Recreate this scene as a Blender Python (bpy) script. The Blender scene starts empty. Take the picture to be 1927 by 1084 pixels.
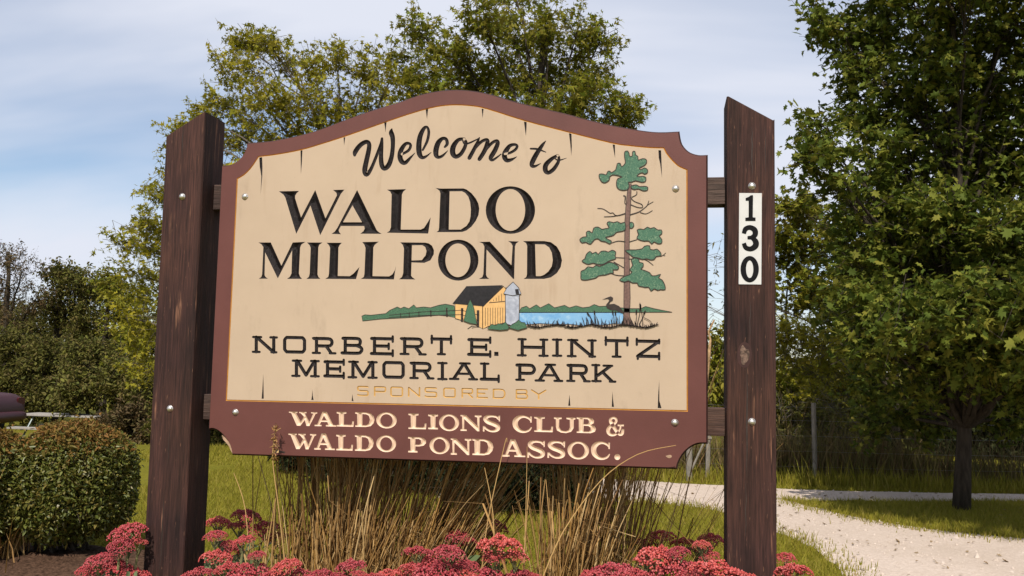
import bpy, math
import numpy as np
from mathutils import Matrix, Vector
from mathutils.geometry import delaunay_2d_cdt

# ------------------------------------------------------------------ camera, sky, sun, exposure
SC = bpy.context.scene
COL = SC.collection
rng = np.random.default_rng(7)
EYE = 1.35
CAMP = np.array([0.7601, -3.1091, EYE])
YAW, PITCH, ROLL, FPX = -0.1698, 0.0841, 0.0197, 1681.2
PW, PH = 1927.0, 1084.0


def cam_axes():
    cy, sy, cp, sp = math.cos(YAW), math.sin(YAW), math.cos(PITCH), math.sin(PITCH)
    f = np.array([sy * cp, cy * cp, sp])
    r = np.array([cy, -sy, 0.0])
    u = np.cross(r, f)
    cr, sr = math.cos(ROLL), math.sin(ROLL)
    return cr * r + sr * u, -sr * r + cr * u, f


RA, UA, FA = cam_axes()
cam = bpy.data.cameras.new('camera')
cam.sensor_width = 36.0
cam.lens = 36.0 * FPX / PW
cam.clip_start = 0.05
cam.clip_end = 2000.0
camo = bpy.data.objects.new('camera', cam)
COL.objects.link(camo)
camo.matrix_world = Matrix(((RA[0], UA[0], -FA[0], CAMP[0]), (RA[1], UA[1], -FA[1], CAMP[1]),
                            (RA[2], UA[2], -FA[2], CAMP[2]), (0, 0, 0, 1)))
SC.camera = camo

SUN_EL, SUN_AZ = 48.0, 1.0           # azimuth measured from behind the viewer towards the right
el, az = math.radians(SUN_EL), math.radians(SUN_AZ)
SDIR = Vector((math.sin(az) * math.cos(el), -math.cos(az) * math.cos(el), math.sin(el)))
sun = bpy.data.lights.new('sun', 'SUN')
sun.energy = 5.0
sun.angle = math.radians(0.53)
sun.color = (1.0, 0.93, 0.82)
suno = bpy.data.objects.new('sun', sun)
COL.objects.link(suno)
suno.rotation_euler = SDIR.to_track_quat('Z', 'Y').to_euler()
suno.location = (0, -6, 9)

world = bpy.data.worlds.new('World')
SC.world = world
world.use_nodes = True
wn, wl = world.node_tree.nodes, world.node_tree.links
wn.clear()
w_out = wn.new('ShaderNodeOutputWorld')
w_bg = wn.new('ShaderNodeBackground')
w_bg.inputs['Strength'].default_value = 0.13
w_sky = wn.new('ShaderNodeTexSky')
w_sky.sky_type = 'NISHITA'
w_sky.sun_disc = False
w_sky.sun_elevation = el
w_sky.sun_rotation = math.pi - az
w_sky.altitude = 200
w_sky.air_density = 1.0
w_sky.dust_density = 0.6
w_sky.ozone_density = 2.0
# thin high cloud drawn out in streaks, projected on a flat layer overhead
w_tc = wn.new('ShaderNodeTexCoord')
w_sep = wn.new('ShaderNodeSeparateXYZ')
wl.new(w_tc.outputs['Generated'], w_sep.inputs[0])
w_z = wn.new('ShaderNodeMath'); w_z.operation = 'MAXIMUM'; w_z.inputs[1].default_value = 0.02
wl.new(w_sep.outputs['Z'], w_z.inputs[0])
w_zz = wn.new('ShaderNodeMath'); w_zz.operation = 'ADD'; w_zz.inputs[1].default_value = 0.45
wl.new(w_z.outputs[0], w_zz.inputs[0])
w_comb = wn.new('ShaderNodeCombineXYZ')
for k in ('X', 'Y'):
    d = wn.new('ShaderNodeMath'); d.operation = 'DIVIDE'
    wl.new(w_sep.outputs[k], d.inputs[0]); wl.new(w_zz.outputs[0], d.inputs[1])
    wl.new(d.outputs[0], w_comb.inputs[k])
w_map = wn.new('ShaderNodeMapping')
w_map.inputs['Rotation'].default_value = (0, 0, math.radians(-25))
w_map.inputs['Scale'].default_value = (0.5, 1.7, 1.0)
w_map.inputs['Location'].default_value = (1.62, 0.30, 0.0)
wl.new(w_comb.outputs[0], w_map.inputs[0])
w_noise = wn.new('ShaderNodeTexNoise')
w_noise.inputs['Scale'].default_value = 1.0
w_noise.inputs['Detail'].default_value = 5.5
w_noise.inputs['Roughness'].default_value = 0.52
w_noise.inputs['Distortion'].default_value = 0.35
wl.new(w_map.outputs[0], w_noise.inputs[0])
w_ramp = wn.new('ShaderNodeValToRGB')
w_ramp.color_ramp.elements[0].position = 0.37
w_ramp.color_ramp.elements[0].color = (0.14, 0.14, 0.14, 1)
w_ramp.color_ramp.elements[1].position = 0.58
w_ramp.color_ramp.elements[1].color = (0.97, 0.97, 0.97, 1)
wl.new(w_noise.outputs['Fac'], w_ramp.inputs[0])
w_mix = wn.new('ShaderNodeMixRGB')
w_mix.inputs['Color2'].default_value = (6.0, 6.25, 7.05, 1)
wl.new(w_ramp.outputs[0], w_mix.inputs['Fac'])
wl.new(w_sky.outputs[0], w_mix.inputs['Color1'])
wl.new(w_mix.outputs[0], w_bg.inputs['Color'])
wl.new(w_bg.outputs[0], w_out.inputs[0])

SC.view_settings.view_transform = 'Standard'
SC.view_settings.look = 'None'
SC.view_settings.exposure = 0.0
SC.view_settings.gamma = 1.0
SC.view_settings.use_curve_mapping = False
SC.render.engine = 'CYCLES'
SC.cycles.max_bounces = 6
SC.cycles.diffuse_bounces = 3
SC.cycles.transmission_bounces = 4
SC.cycles.transparent_max_bounces = 6
SC.cycles.use_denoising = True
SC.cycles.caustics_reflective = False
SC.cycles.caustics_refractive = False


# ------------------------------------------------------------------ measured points -> places
def ray(u, v):
    d = FA + RA * ((u - PW / 2) / FPX) - UA * ((v - PH / 2) / FPX)
    return d


def at(u, v, Y):                      # the point on the upright plane y = Y
    d = ray(u, v)
    t = (Y - CAMP[1]) / d[1]
    return CAMP + d * t


def gnd(u, v, Z=0.0):                 # the point on the level ground
    d = ray(u, v)
    t = (Z - CAMP[2]) / d[2]
    return CAMP + d * t


def px_m(Y):                          # metres per measured pixel about the plane y = Y
    return (Y - CAMP[1]) / FPX * 1.0


def plane2(pts, Y=0.0):               # list of measured points -> (x, z) in the plane
    out = []
    for p in pts:
        q = at(p[0], p[1], Y)
        out.append((q[0], q[2]))
    return out


def crop(o, s):                       # measured in an enlargement with origin o and scale s
    return lambda pts: [(o[0] + p[0] / s, o[1] + p[1] / s) + tuple(x / s for x in p[2:]) for p in pts]


# ------------------------------------------------------------------ object helpers
def link(o, parent=None):
    COL.objects.link(o)
    if parent is not None:
        o.parent = parent
    return o


def tag(o, label=None, cat=None, group=None, kind=None):
    if label: o['label'] = label
    if cat: o['category'] = cat
    if group: o['group'] = group
    if kind: o['kind'] = kind
    return o


def empty(name, loc=(0, 0, 0), rz=0.0):
    o = bpy.data.objects.new(name, None)
    o.empty_display_size = 0.2
    COL.objects.link(o)
    o.location = loc
    o.rotation_euler = (0, 0, rz)
    return o


def mesh_np(name, V, F, mat, parent=None, smooth=False):
    """V (n,3), F (m,3) or (m,4) int arrays"""
    V = np.ascontiguousarray(V, dtype=np.float32)
    F = np.ascontiguousarray(F, dtype=np.int32)
    me = bpy.data.meshes.new(name)
    me.vertices.add(len(V)); me.vertices.foreach_set('co', V.ravel())
    k = F.shape[1]
    me.loops.add(F.size); me.loops.foreach_set('vertex_index', F.ravel())
    me.polygons.add(len(F))
    me.polygons.foreach_set('loop_start', np.arange(0, F.size, k, dtype=np.int32))
    me.polygons.foreach_set('loop_total', np.full(len(F), k, dtype=np.int32))
    if smooth:
        me.polygons.foreach_set('use_smooth', np.ones(len(F), dtype=bool))
    me.update(calc_edges=True)
    me.validate()
    if mat: me.materials.append(mat)
    o = bpy.data.objects.new(name, me)
    return link(o, parent)


class MB:
    def __init__(s):
        s.v, s.f = [], []

    def add(s, V, F):
        b = len(s.v)
        s.v += [tuple(map(float, p)) for p in V]
        s.f += [tuple(i + b for i in f) for f in F]
        return s

    def box(s, c, d, rot=None):
        V = []
        for sx in (-.5, .5):
            for sy in (-.5, .5):
                for sz in (-.5, .5):
                    p = Vector((sx * d[0], sy * d[1], sz * d[2]))
                    if rot is not None: p = rot @ p
                    V.append((p.x + c[0], p.y + c[1], p.z + c[2]))
        return s.add(V, [(0, 1, 3, 2), (4, 6, 7, 5), (0, 4, 5, 1), (2, 3, 7, 6), (0, 2, 6, 4), (1, 5, 7, 3)])

    def tube(s, P, R, n=8, cap=True, jit=0.0):
        P = [Vector(tuple(map(float, p))) for p in P]
        rings = []
        ref = None
        for i, p in enumerate(P):
            t = (P[min(i + 1, len(P) - 1)] - P[max(i - 1, 0)])
            if t.length < 1e-9: t = Vector((0, 0, 1))
            t.normalize()
            if ref is None:
                ref = t.orthogonal().normalized()
            else:
                ref = (ref - t * ref.dot(t))
                if ref.length < 1e-6: ref = t.orthogonal()
                ref.normalize()
            b = t.cross(ref)
            r = R[i] if hasattr(R, '__len__') else R
            ring = []
            for k in range(n):
                a = 2 * math.pi * k / n
                rr = r * (1 + (jit * (rng.random() - .5) if jit else 0))
                ring.append(p + ref * (rr * math.cos(a)) + b * (rr * math.sin(a)))
            rings.append(ring)
        V = [q for ring in rings for q in ring]
        F = []
        for i in range(len(P) - 1):
            for k in range(n):
                a, c = i * n + k, i * n + (k + 1) % n
                F.append((a, c, c + n, a + n))
        if cap:
            F.append(tuple(range(n - 1, -1, -1)))
            F.append(tuple(range((len(P) - 1) * n, len(P) * n)))
        return s.add(V, F)

    def build(s, name, mat, parent=None, smooth=False, bevel=0.0):
        me = bpy.data.meshes.new(name)
        me.from_pydata(s.v, [], s.f)
        me.update()
        if smooth:
            for p in me.polygons: p.use_smooth = True
        if mat: me.materials.append(mat)
        o = bpy.data.objects.new(name, me)
        link(o, parent)
        if bevel:
            m = o.modifiers.new('bevel', 'BEVEL'); m.width = bevel; m.segments = 2
            m.limit_method = 'ANGLE'; m.angle_limit = math.radians(40)
        return o


def share(name, src, parent, loc=None, rot=None, scale=None):
    o = bpy.data.objects.new(name, src.data if hasattr(src, 'data') else src)
    link(o, parent)
    if loc is not None: o.location = loc
    if rot is not None: o.rotation_euler = rot
    if scale is not None: o.scale = scale
    return o


# ------------------------------------------------------------------ materials
def mat_new(name):
    m = bpy.data.materials.new(name)
    m.use_nodes = True
    nt = m.node_tree
    b = nt.nodes['Principled BSDF']
    return m, nt, b


def ramp(nt, fac, stops):
    r = nt.nodes.new('ShaderNodeValToRGB')
    e = r.color_ramp.elements
    while len(e) > len(stops): e.remove(e[-1])
    while len(e) < len(stops): e.new(0.5)
    for el_, (p, c) in zip(e, stops):
        el_.position = p
        el_.color = tuple(c) + (1,)
    nt.links.new(fac, r.inputs[0])
    return r.outputs[0]


def noise(nt, scale, detail=4, rough=0.55, dist=0.0, stretch=None, coord='Object'):
    tc = nt.nodes.new('ShaderNodeTexCoord')
    src = tc.outputs[coord]
    if stretch:
        mp = nt.nodes.new('ShaderNodeMapping')
        mp.inputs['Scale'].default_value = stretch
        nt.links.new(src, mp.inputs[0]); src = mp.outputs[0]
    n = nt.nodes.new('ShaderNodeTexNoise')
    n.inputs['Scale'].default_value = scale
    n.inputs['Detail'].default_value = detail
    n.inputs['Roughness'].default_value = rough
    n.inputs['Distortion'].default_value = dist
    nt.links.new(src, n.inputs[0])
    return n.outputs['Fac']


def bump(nt, b, h, strength, dist=0.01):
    bp = nt.nodes.new('ShaderNodeBump')
    bp.inputs['Strength'].default_value = strength
    bp.inputs['Distance'].default_value = dist
    nt.links.new(h, bp.inputs['Height'])
    nt.links.new(bp.outputs[0], b.inputs['Normal'])


def mixc(nt, fac, a, b):
    m = nt.nodes.new('ShaderNodeMixRGB')
    for k, x in (('Color1', a), ('Color2', b)):
        if isinstance(x, tuple): m.inputs[k].default_value = x + (1,)
        else: nt.links.new(x, m.inputs[k])
    if isinstance(fac, float): m.inputs[0].default_value = fac
    else: nt.links.new(fac, m.inputs[0])
    return m.outputs[0]


def simple(name, col, rough=0.6, var=0.15, scale=20, bump_s=0.0, metal=0.0, spec=0.3, stretch=None, bscale=None):
    m, nt, b = mat_new(name)
    n = noise(nt, scale, stretch=stretch)
    lo = tuple(c * (1 - var) for c in col); hi = tuple(min(1, c * (1 + var)) for c in col)
    nt.links.new(ramp(nt, n, [(0.3, lo), (0.7, hi)]), b.inputs['Base Color'])
    b.inputs['Roughness'].default_value = rough
    b.inputs['Metallic'].default_value = metal
    b.inputs['Specular IOR Level'].default_value = spec
    if bump_s:
        bump(nt, b, noise(nt, bscale or scale * 3, stretch=stretch), bump_s)
    return m


def leafmat(name, cols, trans=0.28, rough=0.6, spec=0.10):
    """colour varies from leaf to leaf"""
    m, nt, b = mat_new(name)
    g = nt.nodes.new('ShaderNodeNewGeometry')
    n = len(cols)
    c = ramp(nt, g.outputs['Random Per Island'], [(i / max(1, n - 1), cols[i]) for i in range(n)])
    nt.links.new(c, b.inputs['Base Color'])
    b.inputs['Roughness'].default_value = rough
    b.inputs['Specular IOR Level'].default_value = spec
    t = nt.nodes.new('ShaderNodeBsdfTranslucent')
    nt.links.new(c, t.inputs[0])
    mx = nt.nodes.new('ShaderNodeMixShader')
    mx.inputs[0].default_value = trans
    nt.links.new(b.outputs[0], mx.inputs[1]); nt.links.new(t.outputs[0], mx.inputs[2])
    nt.links.new(mx.outputs[0], nt.nodes['Material Output'].inputs[0])
    return m


def mat_cream():
    m, nt, b = mat_new('cream_paint')
    n1 = noise(nt, 3.0, 6, 0.6)
    c = ramp(nt, n1, [(0.3, (0.435, 0.328, 0.236)), (0.7, (0.49, 0.373, 0.27))])
    n2 = noise(nt, 9.0, 8, 0.7, stretch=(1, 1, 0.35))
    st = ramp(nt, n2, [(0.56, (0, 0, 0)), (0.76, (0.55, 0.55, 0.55))])
    c = mixc(nt, st, c, (0.30, 0.225, 0.16))
    nd = noise(nt, 1.0, 4, 0.55, dist=0.4, stretch=(26, 1, 3.2))
    nm = noise(nt, 3.6, 3, 0.5)
    md = nt.nodes.new('ShaderNodeMath'); md.operation = 'MULTIPLY'
    nt.links.new(ramp(nt, nd, [(0.54, (0, 0, 0)), (0.66, (0.55, 0.55, 0.55))]), md.inputs[0])
    nt.links.new(ramp(nt, nm, [(0.50, (0, 0, 0)), (0.66, (1, 1, 1))]), md.inputs[1])
    c = mixc(nt, md.outputs[0], c, (0.36, 0.25, 0.165))
    n3 = noise(nt, 60.0, 3, 0.5)
    sp = ramp(nt, n3, [(0.735, (0, 0, 0)), (0.77, (0.5, 0.5, 0.5))])
    c = mixc(nt, sp, c, (0.25, 0.19, 0.13))
    nt.links.new(c, b.inputs['Base Color'])
    b.inputs['Roughness'].default_value = 0.55
    b.inputs['Specular IOR Level'].default_value = 0.25
    bump(nt, b, noise(nt, 220.0, 3), 0.12, 0.002)
    return m


def mat_brown():
    m, nt, b = mat_new('brown_paint')
    n1 = noise(nt, 4.0, 6, 0.6)
    c = ramp(nt, n1, [(0.3, (0.104, 0.036, 0.030)), (0.7, (0.138, 0.049, 0.041))])
    n2 = noise(nt, 7.0, 9, 0.72)
    st = ramp(nt, n2, [(0.66, (0, 0, 0)), (0.80, (0.35, 0.35, 0.35))])
    c = mixc(nt, st, c, (0.20, 0.11, 0.10))
    nt.links.new(c, b.inputs['Base Color'])
    b.inputs['Roughness'].default_value = 0.5
    b.inputs['Specular IOR Level'].default_value = 0.3
    bump(nt, b, noise(nt, 160.0, 3), 0.15, 0.002)
    return m


def mat_stain(name, axis, base=((0.017, 0.0075, 0.0068), (0.057, 0.024, 0.0200)), wear=(0.26, 0.125, 0.075), wear_at=0.60):
    """dark stained timber, grain along axis, scratches where bare wood shows"""
    s1 = [14, 14, 14]; s1[axis] = 0.9
    s2 = [70, 70, 70]; s2[axis] = 3.0
    s3 = [150, 150, 150]; s3[axis] = 7.0
    m, nt, b = mat_new(name)
    n1 = noise(nt, 1.0, 6, 0.6, stretch=tuple(s1))
    c = ramp(nt, n1, [(0.36, base[0]), (0.62, base[1])])
    nbig = noise(nt, 2.2, 3, 0.5)
    c = mixc(nt, ramp(nt, nbig, [(0.4, (0, 0, 0)), (0.75, (0.55, 0.55, 0.55))]), c, (0.085, 0.036, 0.022))
    n2 = noise(nt, 1.0, 4, 0.6, stretch=tuple(s2))
    w = ramp(nt, n2, [(wear_at, (0, 0, 0)), (wear_at + 0.06, (0.75, 0.75, 0.75))])
    n4 = noise(nt, 5.0, 3, 0.6)
    wm = nt.nodes.new('ShaderNodeMath'); wm.operation = 'MULTIPLY'
    nt.links.new(w, wm.inputs[0])
    nt.links.new(ramp(nt, n4, [(0.47, (0, 0, 0)), (0.62, (1, 1, 1))]), wm.inputs[1])
    c = mixc(nt, wm.outputs[0], c, wear)
    s5 = [260, 260, 260]; s5[axis] = 9.0
    n5 = noise(nt, 1.0, 3, 0.6, stretch=tuple(s5))
    g5 = ramp(nt, n5, [(0.30, (0.45, 0.45, 0.45)), (0.5, (0.95, 0.95, 0.95)), (0.70, (1.5, 1.45, 1.4))])
    mu = nt.nodes.new('ShaderNodeMixRGB'); mu.blend_type = 'MULTIPLY'; mu.inputs[0].default_value = 1.0
    nt.links.new(c, mu.inputs['Color1']); nt.links.new(g5, mu.inputs['Color2'])
    c = mu.outputs[0]
    s6 = [190, 190, 190]; s6[axis] = 26.0
    n6 = noise(nt, 1.0, 2, 0.5, stretch=tuple(s6))
    c = mixc(nt, ramp(nt, n6, [(0.70, (0, 0, 0)), (0.76, (0.7, 0.7, 0.7))]), c, tuple(x * .75 for x in wear))
    nt.links.new(c, b.inputs['Base Color'])
    b.inputs['Roughness'].default_value = 0.78
    b.inputs['Specular IOR Level'].default_value = 0.28
    n3 = noise(nt, 1.0, 5, 0.65, stretch=tuple(s3))
    bump(nt, b, n3, 0.8, 0.006)
    return m


M = {}
M['cream'] = mat_cream()
M['brown'] = mat_brown()
M['edge'] = simple('edge_paint', (0.045, 0.018, 0.015), 0.7, 0.3, 30)
M['gold'] = simple('gold_paint', (0.52, 0.25, 0.05), 0.45, 0.12, 40)
M['goldtext'] = simple('tan_paint', (0.50, 0.29, 0.09), 0.5, 0.08, 40)
M['ink'] = simple('black_paint', (0.012, 0.008, 0.008), 0.5, 0.6, 60, bump_s=0.5, bscale=260, spec=0.22)
M['letter_cream'] = simple('letter_cream_paint', (0.66, 0.47, 0.34), 0.5, 0.08, 50)
M['line'] = simple('line_paint', (0.035, 0.024, 0.020), 0.6, 0.2, 60)
M['post'] = mat_stain('stained_post', 2)
M['rail'] = mat_stain('stained_rail', 0, base=((0.045, 0.030, 0.027), (0.11, 0.075, 0.062)), wear=(0.26, 0.19, 0.15), wear_at=0.6)
M['bare'] = simple('bare_wood', (0.40, 0.26, 0.17), 0.8, 0.25, 60, bump_s=0.3)
M['knot'] = simple('knot_wood', (0.15, 0.095, 0.07), 0.8, 0.8, 75, bump_s=0.4)
M['bolt'] = simple('bolt_steel', (0.70, 0.66, 0.62), 0.30, 0.1, 80, metal=0.85, bump_s=0.1)
M['white'] = simple('number_white', (0.58, 0.57, 0.56), 0.5, 0.05, 30)
M['black'] = simple('number_black', (0.008, 0.008, 0.009), 0.8, 0.3, 50, spec=0.1)


def stipple(name, base, light, dark, scale=260):
    m, nt, b = mat_new(name)
    n = noise(nt, scale, 3, 0.6)
    n2 = noise(nt, scale * 0.22, 3, 0.6)
    c = ramp(nt, n, [(0.36, dark), (0.52, base), (0.66, light)])
    c2 = ramp(nt, n2, [(0.35, (0, 0, 0)), (0.65, (1, 1, 1))])
    c = mixc(nt, c2, c, base)
    nt.links.new(c, b.inputs['Base Color'])
    b.inputs['Roughness'].default_value = 0.55
    b.inputs['Specular IOR Level'].default_value = 0.25
    return m


M['paint_green'] = stipple('painted_green', (0.060, 0.145, 0.092), (0.22, 0.30, 0.19), (0.035, 0.09, 0.06))
M['paint_hill'] = stipple('painted_hill_green', (0.055, 0.13, 0.075), (0.12, 0.22, 0.125), (0.033, 0.09, 0.05))
M['paint_trunk'] = simple('painted_trunk', (0.15, 0.085, 0.07), 0.6, 0.3, 120)
M['paint_water'] = stipple('painted_water', (0.19, 0.38, 0.60), (0.34, 0.51, 0.66), (0.12, 0.30, 0.55), 40)
M['paint_barn'] = simple('painted_barn', (0.64, 0.38, 0.15), 0.55, 0.1, 60)
M['paint_roof'] = simple('painted_roof', (0.016, 0.014, 0.016), 0.5, 0.4, 120)
M['paint_silo'] = stipple('painted_silo', (0.35, 0.37, 0.44), (0.48, 0.50, 0.57), (0.24, 0.26, 0.32), 60)

# ------------------------------------------------------------------ the lie of the land
def sstep(a, b, x):
    t = np.clip((np.asarray(x, float) - a) / (b - a), 0, 1)
    return t * t * (3 - 2 * t)


def gz(x, y):                          # lawn level: falls away to the left far behind
    return -0.73 * sstep(8.5, 17.0, y) * sstep(-1.5, -6.5, x)


def ground_at(x, y):
    return float(gz(x, y))


def poly_in(P, poly):
    """P (n,2) in polygon"""
    poly = np.asarray(poly, float)
    x, y = P[:, 0], P[:, 1]
    ins = np.zeros(len(P), bool)
    j = len(poly) - 1
    for i in range(len(poly)):
        xi, yi, xj, yj = poly[i, 0], poly[i, 1], poly[j, 0], poly[j, 1]
        c = ((yi > y) != (yj > y))
        if c.any():
            with np.errstate(divide='ignore', invalid='ignore'):
                xx = (xj - xi) * (y - yi) / (yj - yi + 1e-15) + xi
            ins ^= c & (x < xx)
        j = i
    return ins


def smooth_line(pts, n=6, closed=False):
    """Catmull-Rom through the points"""
    P = np.asarray(pts, float)
    N = len(P)
    out = []
    rngN = N if closed else N - 1
    for i in range(rngN):
        p0 = P[(i - 1) % N] if closed or i > 0 else P[0]
        p1, p2 = P[i], P[(i + 1) % N]
        p3 = P[(i + 2) % N] if closed or i + 2 < N else P[-1]
        for k in range(n):
            t = k / n
            out.append(0.5 * ((2 * p1) + (-p0 + p2) * t + (2 * p0 - 5 * p1 + 4 * p2 - p3) * t * t + (-p0 + 3 * p1 - 3 * p2 + p3) * t ** 3))
    if not closed: out.append(P[-1])
    return [tuple(q) for q in out]


def fill2d(loops, inside, inner=None, eps=1e-6):
    """triangulate closed loops of (x,z); keep triangles whose centre is inside"""
    co, ed = [], []
    for L in loops:
        b = len(co)
        co += [Vector((p[0], p[1])) for p in L]
        ed += [(b + i, b + (i + 1) % len(L)) for i in range(len(L))]
    if inner is not None and len(inner):
        co += [Vector((p[0], p[1])) for p in inner]
    v, e, f, _, _, _ = delaunay_2d_cdt(co, ed, [], 0, eps)
    V = np.array([(p.x, p.y) for p in v])
    F = np.array([t for t in f if len(t) == 3], dtype=int)
    c = V[F].mean(1)
    return V, F[inside(c)]


# ------------------------------------------------------------------ ground, gravel drive, beds
def mat_lawn():
    m, nt, b = mat_new('lawn_soil')
    n1 = noise(nt, 0.8, 5, 0.6)
    c = ramp(nt, n1, [(0.3, (0.140, 0.135, 0.015)), (0.7, (0.20, 0.172, 0.021))])
    n2 = noise(nt, 22.0, 5, 0.65)
    c = mixc(nt, ramp(nt, n2, [(0.45, (0, 0, 0)), (0.7, (0.8, 0.8, 0.8))]), c, (0.085, 0.075, 0.012))
    nt.links.new(c, b.inputs['Base Color'])
    b.inputs['Roughness'].default_value = 0.95
    b.inputs['Specular IOR Level'].default_value = 0.05
    bump(nt, b, noise(nt, 60.0, 4), 0.6, 0.02)
    return m


def mat_gravel():
    m, nt, b = mat_new('pale_gravel')
    tc = nt.nodes.new('ShaderNodeTexCoord')
    vo = nt.nodes.new('ShaderNodeTexVoronoi')
    vo.inputs['Scale'].default_value = 60.0
    nt.links.new(tc.outputs['Object'], vo.inputs['Vector'])
    sep = nt.nodes.new('ShaderNodeSeparateXYZ'); nt.links.new(vo.outputs['Color'], sep.inputs[0])
    c = ramp(nt, sep.outputs[0], [(0.0, (0.48, 0.39, 0.325)), (0.6, (0.53, 0.435, 0.365)), (1.0, (0.58, 0.48, 0.41))])
    n1 = noise(nt, 1.1, 5, 0.6)
    c = mixc(nt, ramp(nt, n1, [(0.5, (0, 0, 0)), (0.75, (0.6, 0.6, 0.6))]), c, (0.40, 0.32, 0.25))
    n2 = noise(nt, 9.0, 6, 0.7)
    c = mixc(nt, ramp(nt, n2, [(0.62, (0, 0, 0)), (0.72, (0.6, 0.6, 0.6))]), c, (0.30, 0.235, 0.17))
    nt.links.new(c, b.inputs['Base Color'])
    b.inputs['Roughness'].default_value = 0.9
    b.inputs['Specular IOR Level'].default_value = 0.1
    bump(nt, b, vo.outputs['Distance'], 0.35, 0.008)
    return m


M['lawn'] = mat_lawn()
M['gravel'] = mat_gravel()
M['mulch'] = simple('bark_mulch', (0.075, 0.043, 0.028), 0.95, 0.55, 45, bump_s=0.9, bscale=60, spec=0.05)

xs = np.concatenate([np.linspace(-600, -20, 22)[:-1], np.linspace(-20, 16, 121), np.linspace(16, 600, 22)[1:]])
ys = np.concatenate([np.linspace(-300, -6, 12)[:-1], np.linspace(-6, 26, 107), np.linspace(26, 900, 24)[1:]])
GX, GY = np.meshgrid(xs, ys)
GZ = gz(GX, GY)

nx, ny = len(xs), len(ys)
idx = np.arange(nx * ny).reshape(ny, nx)
Fq = np.stack([idx[:-1, :-1], idx[:-1, 1:], idx[1:, 1:], idx[1:, :-1]], -1).reshape(-1, 4)
ground = mesh_np('ground', np.stack([GX, GY, GZ], -1).reshape(-1, 3), Fq, M['lawn'], smooth=True)
tag(ground, kind='structure')

# gravel drive: the near sweep, and the branch that passes behind the grass island with the tree
near_edge = [gnd(u, v)[:2] for u, v in [(820, 938), (980, 941), (1119, 944), (1197, 946), (1249, 949), (1310, 956), (1360, 965), (1410, 982), (1461, 1003), (1512, 1024), (1560, 1056), (1590, 1084), (1640, 1160), (1700, 1300)]]
far_edge = [gnd(u, v)[:2] for u, v in [(2600, 946), (2200, 937), (1960, 932), (1824, 929), (1690, 927), (1560, 924), (1461, 920), (1360, 914.5), (1275, 910), (1197, 905), (1119, 901), (1000, 896), (820, 890)]]
island = [gnd(u, v)[:2] for u, v in [(1470, 939), (1530, 943), (1700, 944), (1900, 944), (2200, 948), (2600, 956), (2600, 1075), (2300, 1050), (2100, 1030), (1927, 1014), (1800, 1003), (1700, 990), (1600, 972), (1530, 955)]]
right_cap = [(9.0, 1.2), (14.0, 5.0)]
road_poly = smooth_line(near_edge, 4) + [(3.2, -1.0), (7.5, -1.0)] + right_cap + smooth_line(far_edge, 4)
island_poly = smooth_line(island, 4, True)


def wob(poly, a, seed):
    r = np.random.default_rng(seed)
    return [(p[0] + r.normal(0, a), p[1] + r.normal(0, a)) for p in poly]


def densify(poly, step):
    out = []
    for i in range(len(poly)):
        a, b = np.array(poly[i]), np.array(poly[(i + 1) % len(poly)])
        n = max(1, int(np.linalg.norm(b - a) / step))
        for k in range(n): out.append(tuple(a + (b - a) * k / n))
    return out


road_poly = wob(densify(road_poly, 0.10), 0.016, 3)
island_poly = wob(densify(island_poly, 0.10), 0.014, 4)
V2, F2 = fill2d([road_poly, island_poly], lambda c: poly_in(c, road_poly) & ~poly_in(c, island_poly))
road = mesh_np('gravel_road', np.column_stack([V2, gz(V2[:, 0], V2[:, 1]) + 0.005]), F2, M['gravel'])
tag(road, kind='structure')


def bed(name, cx, cy, rx, ry, h, seed):
    r = np.random.default_rng(seed)
    V, F = [(cx, cy, ground_at(cx, cy) + h)], []
    R_, N_ = 10, 48
    for i in range(1, R_ + 1):
        for k in range(N_):
            a = 2 * math.pi * k / N_
            t = i / R_
            rr = t * (1 + 0.06 * math.sin(3 * a + seed) + 0.04 * math.sin(7 * a))
            x, y = cx + rx * rr * math.cos(a), cy + ry * rr * math.sin(a)
            V.append((x, y, ground_at(x, y) + h * (1 - t ** 2.2) - 0.03 * (i == R_) + r.normal(0, 0.008)))
    for k in range(N_): F.append((0, 1 + k, 1 + (k + 1) % N_))
    for i in range(R_ - 1):
        for k in range(N_):
            a, c = 1 + i * N_ + k, 1 + i * N_ + (k + 1) % N_
            F.append((a, a + N_, c + N_, c))
    o = MB().add(V, F).build(name, M['mulch'], smooth=True)
    tag(o, kind='structure')
    return o


BEDZ = 0.20
bed('flower_bed', -0.05, 0.05, 2.0, 0.95, BEDZ, 1)
bed('hedge_bed', -3.15, 2.25, 0.95, 0.55, 0.04, 2)


def bed_z(x, y):
    t = math.hypot((x + 0.05) / 2.0, (y - 0.05) / 0.95)
    return BEDZ * (1 - min(1, t) ** 2.2)


# ------------------------------------------------------------------ the sign
sign = empty('welcome_sign', (0, 0, 0))
tag(sign, 'carved cream and brown welcome sign hung on rails between two dark timber posts', 'sign')

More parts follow.
